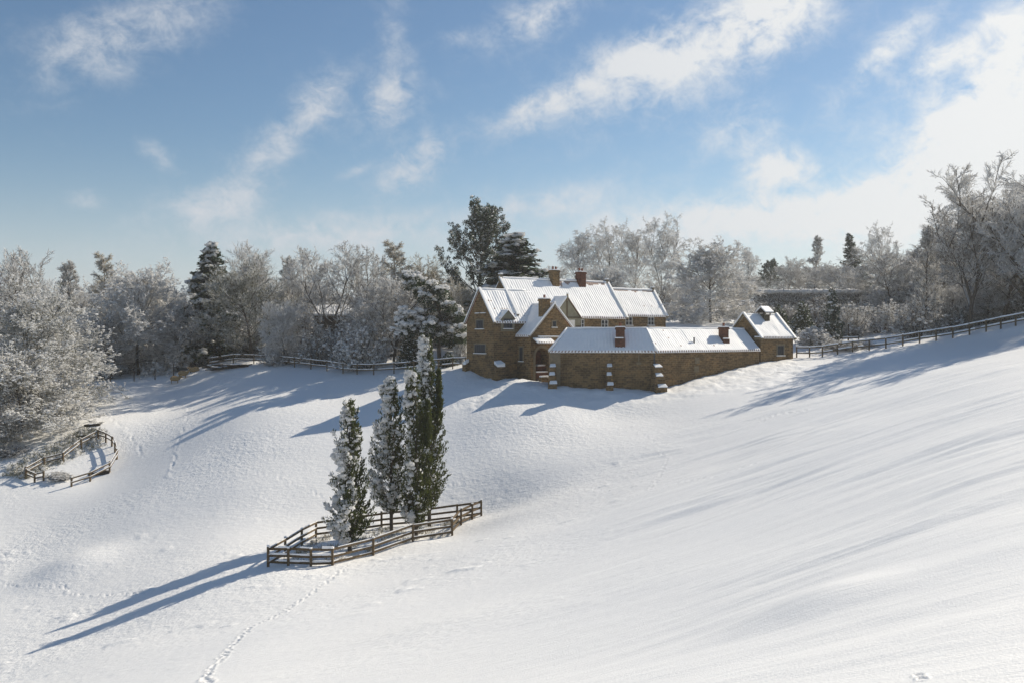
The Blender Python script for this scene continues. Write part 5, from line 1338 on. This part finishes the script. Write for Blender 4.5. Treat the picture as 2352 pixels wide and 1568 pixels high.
def sheep(u, v, rz, label, lying=False, head=0.0):
    c = hit(u, v, 90, 130); root = empty('sheep', c, rz); tag(root, label, 'sheep', 'sheep on the snowy field')
    G = Geo(); zb = .62 if not lying else .30
    s_ = [(-.56, .02, .10), (-.50, .0, .22), (-.30, .02, .31), (0, .0, .33), (.28, .0, .31), (.45, .06, .24), (.56, .16, .17), (.64, .26, .13), (.72, .30 + head, .11), (.84, .24 + head, .085), (.90, .20 + head, .04)]
    G.tube([np.array([x, 0, zb + z]) for x, z, r in s_], [r for *_, r in s_], 14, 0)
    legs = [(-.38, .14), (-.38, -.14), (.30, .14), (.30, -.14)]
    for k, (x, y) in enumerate(legs):
        if lying: G.tube([np.array([x, y * 1.5, .2]), np.array([x + .2, y * 2.0, .10]), np.array([x + .42, y * 2.0, .06])], [.10, .06, .04], 8, 0)
        elif x < 0: G.tube([np.array([x, y, zb - .1]), np.array([x + .05, y, .42]), np.array([x - .06, y, .26]), np.array([x - .02, y, .03]), np.array([x + .05, y, .0])], [.14, .085, .045, .04, .045], 8, 0)
        else: G.tube([np.array([x, y, zb - .1]), np.array([x - .02, y, .36]), np.array([x + .02, y, .26]), np.array([x, y, .03]), np.array([x + .05, y, .0])], [.12, .07, .045, .04, .045], 8, 0)
    for y in (.10, -.10): G.tube([np.array([.70, y * .7, zb + .36 + head]), np.array([.66, y * 1.9, zb + .35 + head])], [.04, .02], 6, 0)
    n = len(G.v); o = G.build('body', [M_wool, M_face], root, uv=False, smooth=True, root=None)
    me = o.data
    me.transform(__import__('mathutils').Matrix.Translation(Vector((float(c[0]), float(c[1]), float(c[2]))))) if False else None
    for vtx in me.vertices: vtx.co = vtx.co + Vector([float(x) for x in c])      # build() subtracted the root
    md = o.modifiers.new('join', 'REMESH'); md.mode = 'VOXEL'; md.voxel_size = .03; md.use_smooth_shade = True
sheep(402, 880, R(20), 'standing fawn sheep nearest the field, grazing with lowered head', False, -.12)
sheep(420, 868, R(12), 'standing fawn sheep just behind and right of the grazing one', False, .04)
sheep(447, 853, R(200), 'fawn sheep lying in the snow apart on the right of the others', True, -.05)
print('small things', time.time() - T0)

# ------------------------------------------------------------------ thin winter haze
def haze():
    bm = bmesh.new(); bmesh.ops.create_cube(bm, size=1.0)
    me = bpy.data.meshes.new('haze'); bm.to_mesh(me); bm.free()
    o = link('haze', me); zl, zh = -24.0, 30.0
    o.scale = (9000, 9000, zh - zl); o.location = (0, 0, (zl + zh) / 2)
    m = bpy.data.materials.new('thin_haze'); m.use_nodes = True; n = m.node_tree; n.nodes.clear()
    out = n.nodes.new('ShaderNodeOutputMaterial'); v = n.nodes.new('ShaderNodeVolumePrincipled')
    v.inputs['Color'].default_value = (1, 1, 1, 1); v.inputs['Density'].default_value = .0004; v.inputs['Anisotropy'].default_value = .3
    n.links.new(v.outputs[0], out.inputs['Volume']); me.materials.append(m)
    tag(o, 'thin bright winter haze over the valley', kind='stuff')
haze()

# ------------------------------------------------------------------ sky, sun, camera
SUN_AZ, SUN_EL = 52.0, 34.0      # azimuth clockwise from straight ahead
w = bpy.data.worlds.new('World'); SC.world = w; w.use_nodes = True
nt = w.node_tree; bg = nt.nodes['Background']
sky = nd(nt, 'ShaderNodeTexSky'); sky.sky_type = 'NISHITA'; sky.sun_disc = False
sky.sun_elevation = R(SUN_EL); sky.sun_rotation = R(SUN_AZ); sky.air_density = 1.0; sky.dust_density = .35; sky.ozone_density = 1.6
tc = nd(nt, 'ShaderNodeTexCoord'); DIR = tc.outputs['Generated']
def math2(op, a, b, c=None):
    m = nt.nodes.new('ShaderNodeMath'); m.operation = op
    for i, x in enumerate((a, b, c)):
        if x is None: continue
        if isinstance(x, (int, float)): m.inputs[i].default_value = x
        else: nt.links.new(x, m.inputs[i])
    return m.outputs[0]
def vdot(v):
    m = nt.nodes.new('ShaderNodeVectorMath'); m.operation = 'DOT_PRODUCT'; nt.links.new(DIR, m.inputs[0]); m.inputs[1].default_value = [float(c) for c in v]; return m.outputs['Value']
def skydir(u, v): d = np.array([(u - CX) / F, 1.0, (HZ - v) / F]); return d / np.linalg.norm(d)
# soft cloud banks, each placed by its direction in the sky: (u, v, half length, half width, tilt deg, weight)
BANKS = [
 (330,70,260,80,35,.60),(170,90,160,60,20,.35),(640,330,170,48,42,.60),(740,210,90,40,50,.50),(895,235,80,62,40,.75),(905,90,45,85,0,.45),(960,375,90,46,35,.85),(530,470,110,42,15,.60),
 (740,535,260,46,6,.72),(1060,85,60,28,10,.35),(1230,45,120,50,20,.70),(1230,250,110,36,22,.80),(1420,150,130,55,30,.75),(1620,110,200,80,28,1.0),(1790,40,120,65,20,1.0),(1775,385,62,40,10,1.15),(1850,395,50,30,0,.6),
 (2050,105,130,34,40,.75),(2150,140,80,34,30,.70),(2180,350,120,90,50,.8),(2300,310,130,110,40,1.4),(2340,150,110,70,40,.9),(2200,470,260,110,15,1.3),(1900,500,360,60,4,.95),(1600,500,260,45,5,.80),(2330,40,130,55,30,.6),
 (1500,330,900,260,8,.16),(2300,330,420,220,15,.26),(900,590,900,70,0,.26),
 (195,462,46,24,0,.80),(365,360,70,30,-42,.48),(1240,470,170,34,8,.55),(1690,300,80,28,25,.45),(1750,315,60,24,35,.4),(822,392,34,12,20,.5),(1700,250,50,20,10,.3),(400,470,120,40,10,.3),
]
tot = None
for (u, v, a, b, tilt, wt) in BANKS:
    d = skydir(u, v); e1 = np.cross(d, [0, 0, 1.]); e1 /= np.linalg.norm(e1); e2 = np.cross(e1, d)
    ct, st = math.cos(R(tilt)), math.sin(R(tilt)); k = 1.0 / (1 + ((u - CX) / F) ** 2) ** .5
    ax = e1 * ct + e2 * st; ay = -e1 * st + e2 * ct
    x = math2('MULTIPLY', vdot(ax), F / a / k); y = math2('MULTIPLY', vdot(ay), F / b / k)
    r2 = math2('MULTIPLY_ADD', x, x, math2('MULTIPLY', y, y))
    g = math2('MULTIPLY', math2('POWER', 2.718, math2('MULTIPLY', r2, -1.0)), wt)
    tot = g if tot is None else math2('ADD', tot, g)
front = math2('GREATER_THAN', vdot((0, 1, 0)), 0.0)
tot = math2('MULTIPLY', tot, front)
# wisps drawn out along the wind
mp = nd(nt, 'ShaderNodeMapping'); mp.inputs['Rotation'].default_value = (0, R(30), 0); mp.inputs['Scale'].default_value = (3.4, 3.0, 4.4)
nt.links.new(DIR, mp.inputs['Vector'])
n1 = nd(nt, 'ShaderNodeTexNoise', Scale=4.2, Detail=11, Roughness=.60, Distortion=.3); nt.links.new(mp.outputs[0], n1.inputs['Vector'])
n2 = nd(nt, 'ShaderNodeTexNoise', Scale=11.0, Detail=10, Roughness=.66, Distortion=.35); nt.links.new(mp.outputs[0], n2.inputs['Vector'])
nn = math2('MULTIPLY_ADD', n2.outputs[0], .52, math2('MULTIPLY', n1.outputs[0], .48))
nn = math2('SUBTRACT', nn, .5)
den = math2('ADD', math2('MULTIPLY', nn, math2('MULTIPLY_ADD', tot, 3.8, .9)), math2('SUBTRACT', math2('MULTIPLY', tot, .95), .06))
ss = nt.nodes.new('ShaderNodeMapRange'); ss.interpolation_type = 'SMOOTHSTEP'; ss.inputs[1].default_value = 0.0; ss.inputs[2].default_value = 1.25
nt.links.new(den, ss.inputs[0])
hz_ = math2('MULTIPLY', vdot((0, 0, 1)), 1 / .105)
hz_ = math2('MULTIPLY', math2('POWER', 2.718, math2('MULTIPLY', math2('MULTIPLY', hz_, hz_), -1.0)), .80)
dens = math2('MULTIPLY', ss.outputs[0], .93)
dens = math2('SUBTRACT', math2('ADD', dens, hz_), math2('MULTIPLY', dens, hz_))
# clouds brighten towards the sun
sd = skydir(0, 0); sv = np.array([math.sin(R(SUN_AZ)) * math.cos(R(SUN_EL)), math.cos(R(SUN_AZ)) * math.cos(R(SUN_EL)), math.sin(R(SUN_EL))])
glow = nt.nodes.new('ShaderNodeMapRange'); glow.inputs[1].default_value = .55; glow.inputs[2].default_value = 1.0; glow.inputs[3].default_value = 0; glow.inputs[4].default_value = 1
nt.links.new(vdot(sv), glow.inputs[0])
cc = nt.nodes.new('ShaderNodeMix'); cc.data_type = 'RGBA'; nt.links.new(glow.outputs[0], cc.inputs[0])
CL = 8.0
cc.inputs[6].default_value = (CL * .86, CL * .90, CL * .96, 1); cc.inputs[7].default_value = (CL * 1.35, CL * 1.34, CL * 1.29, 1)
tint = mixc(nt, 1.0, sky.outputs[0], (.82, .935, .995), 'MULTIPLY')
mx_ = nt.nodes.new('ShaderNodeMix'); mx_.data_type = 'RGBA'; nt.links.new(dens, mx_.inputs[0]); nt.links.new(tint, mx_.inputs[6]); nt.links.new(cc.outputs[2], mx_.inputs[7])
nt.links.new(mx_.outputs[2], bg.inputs['Color']); bg.inputs['Strength'].default_value = .076

sun = bpy.data.lights.new('sun', 'SUN'); sun.energy = 4.5; sun.angle = R(.5); sun.color = (1.0, .91, .765)
so = bpy.data.objects.new('sun', sun); COL.objects.link(so)
so.rotation_euler = Vector([float(-c) for c in sv]).to_track_quat('-Z', 'Y').to_euler()

cam = bpy.data.cameras.new('camera'); co = bpy.data.objects.new('camera', cam); COL.objects.link(co)
cam.sensor_width = 36; cam.lens = F / 2352 * 36; cam.shift_y = -(784 - HZ) / 2352
co.location = (0, 0, 0); co.rotation_euler = (R(90), 0, 0); cam.clip_end = 8000; cam.clip_start = .1
SC.camera = co
SC.view_settings.view_transform = 'Standard'; SC.view_settings.look = 'None'; SC.view_settings.exposure = 0.30; SC.view_settings.gamma = 1.0
SC.render.engine = 'CYCLES'
SC.cycles.max_bounces = 6; SC.cycles.diffuse_bounces = 3; SC.cycles.glossy_bounces = 2;  SC.cycles.use_denoising = True
print('done', time.time() - T0)
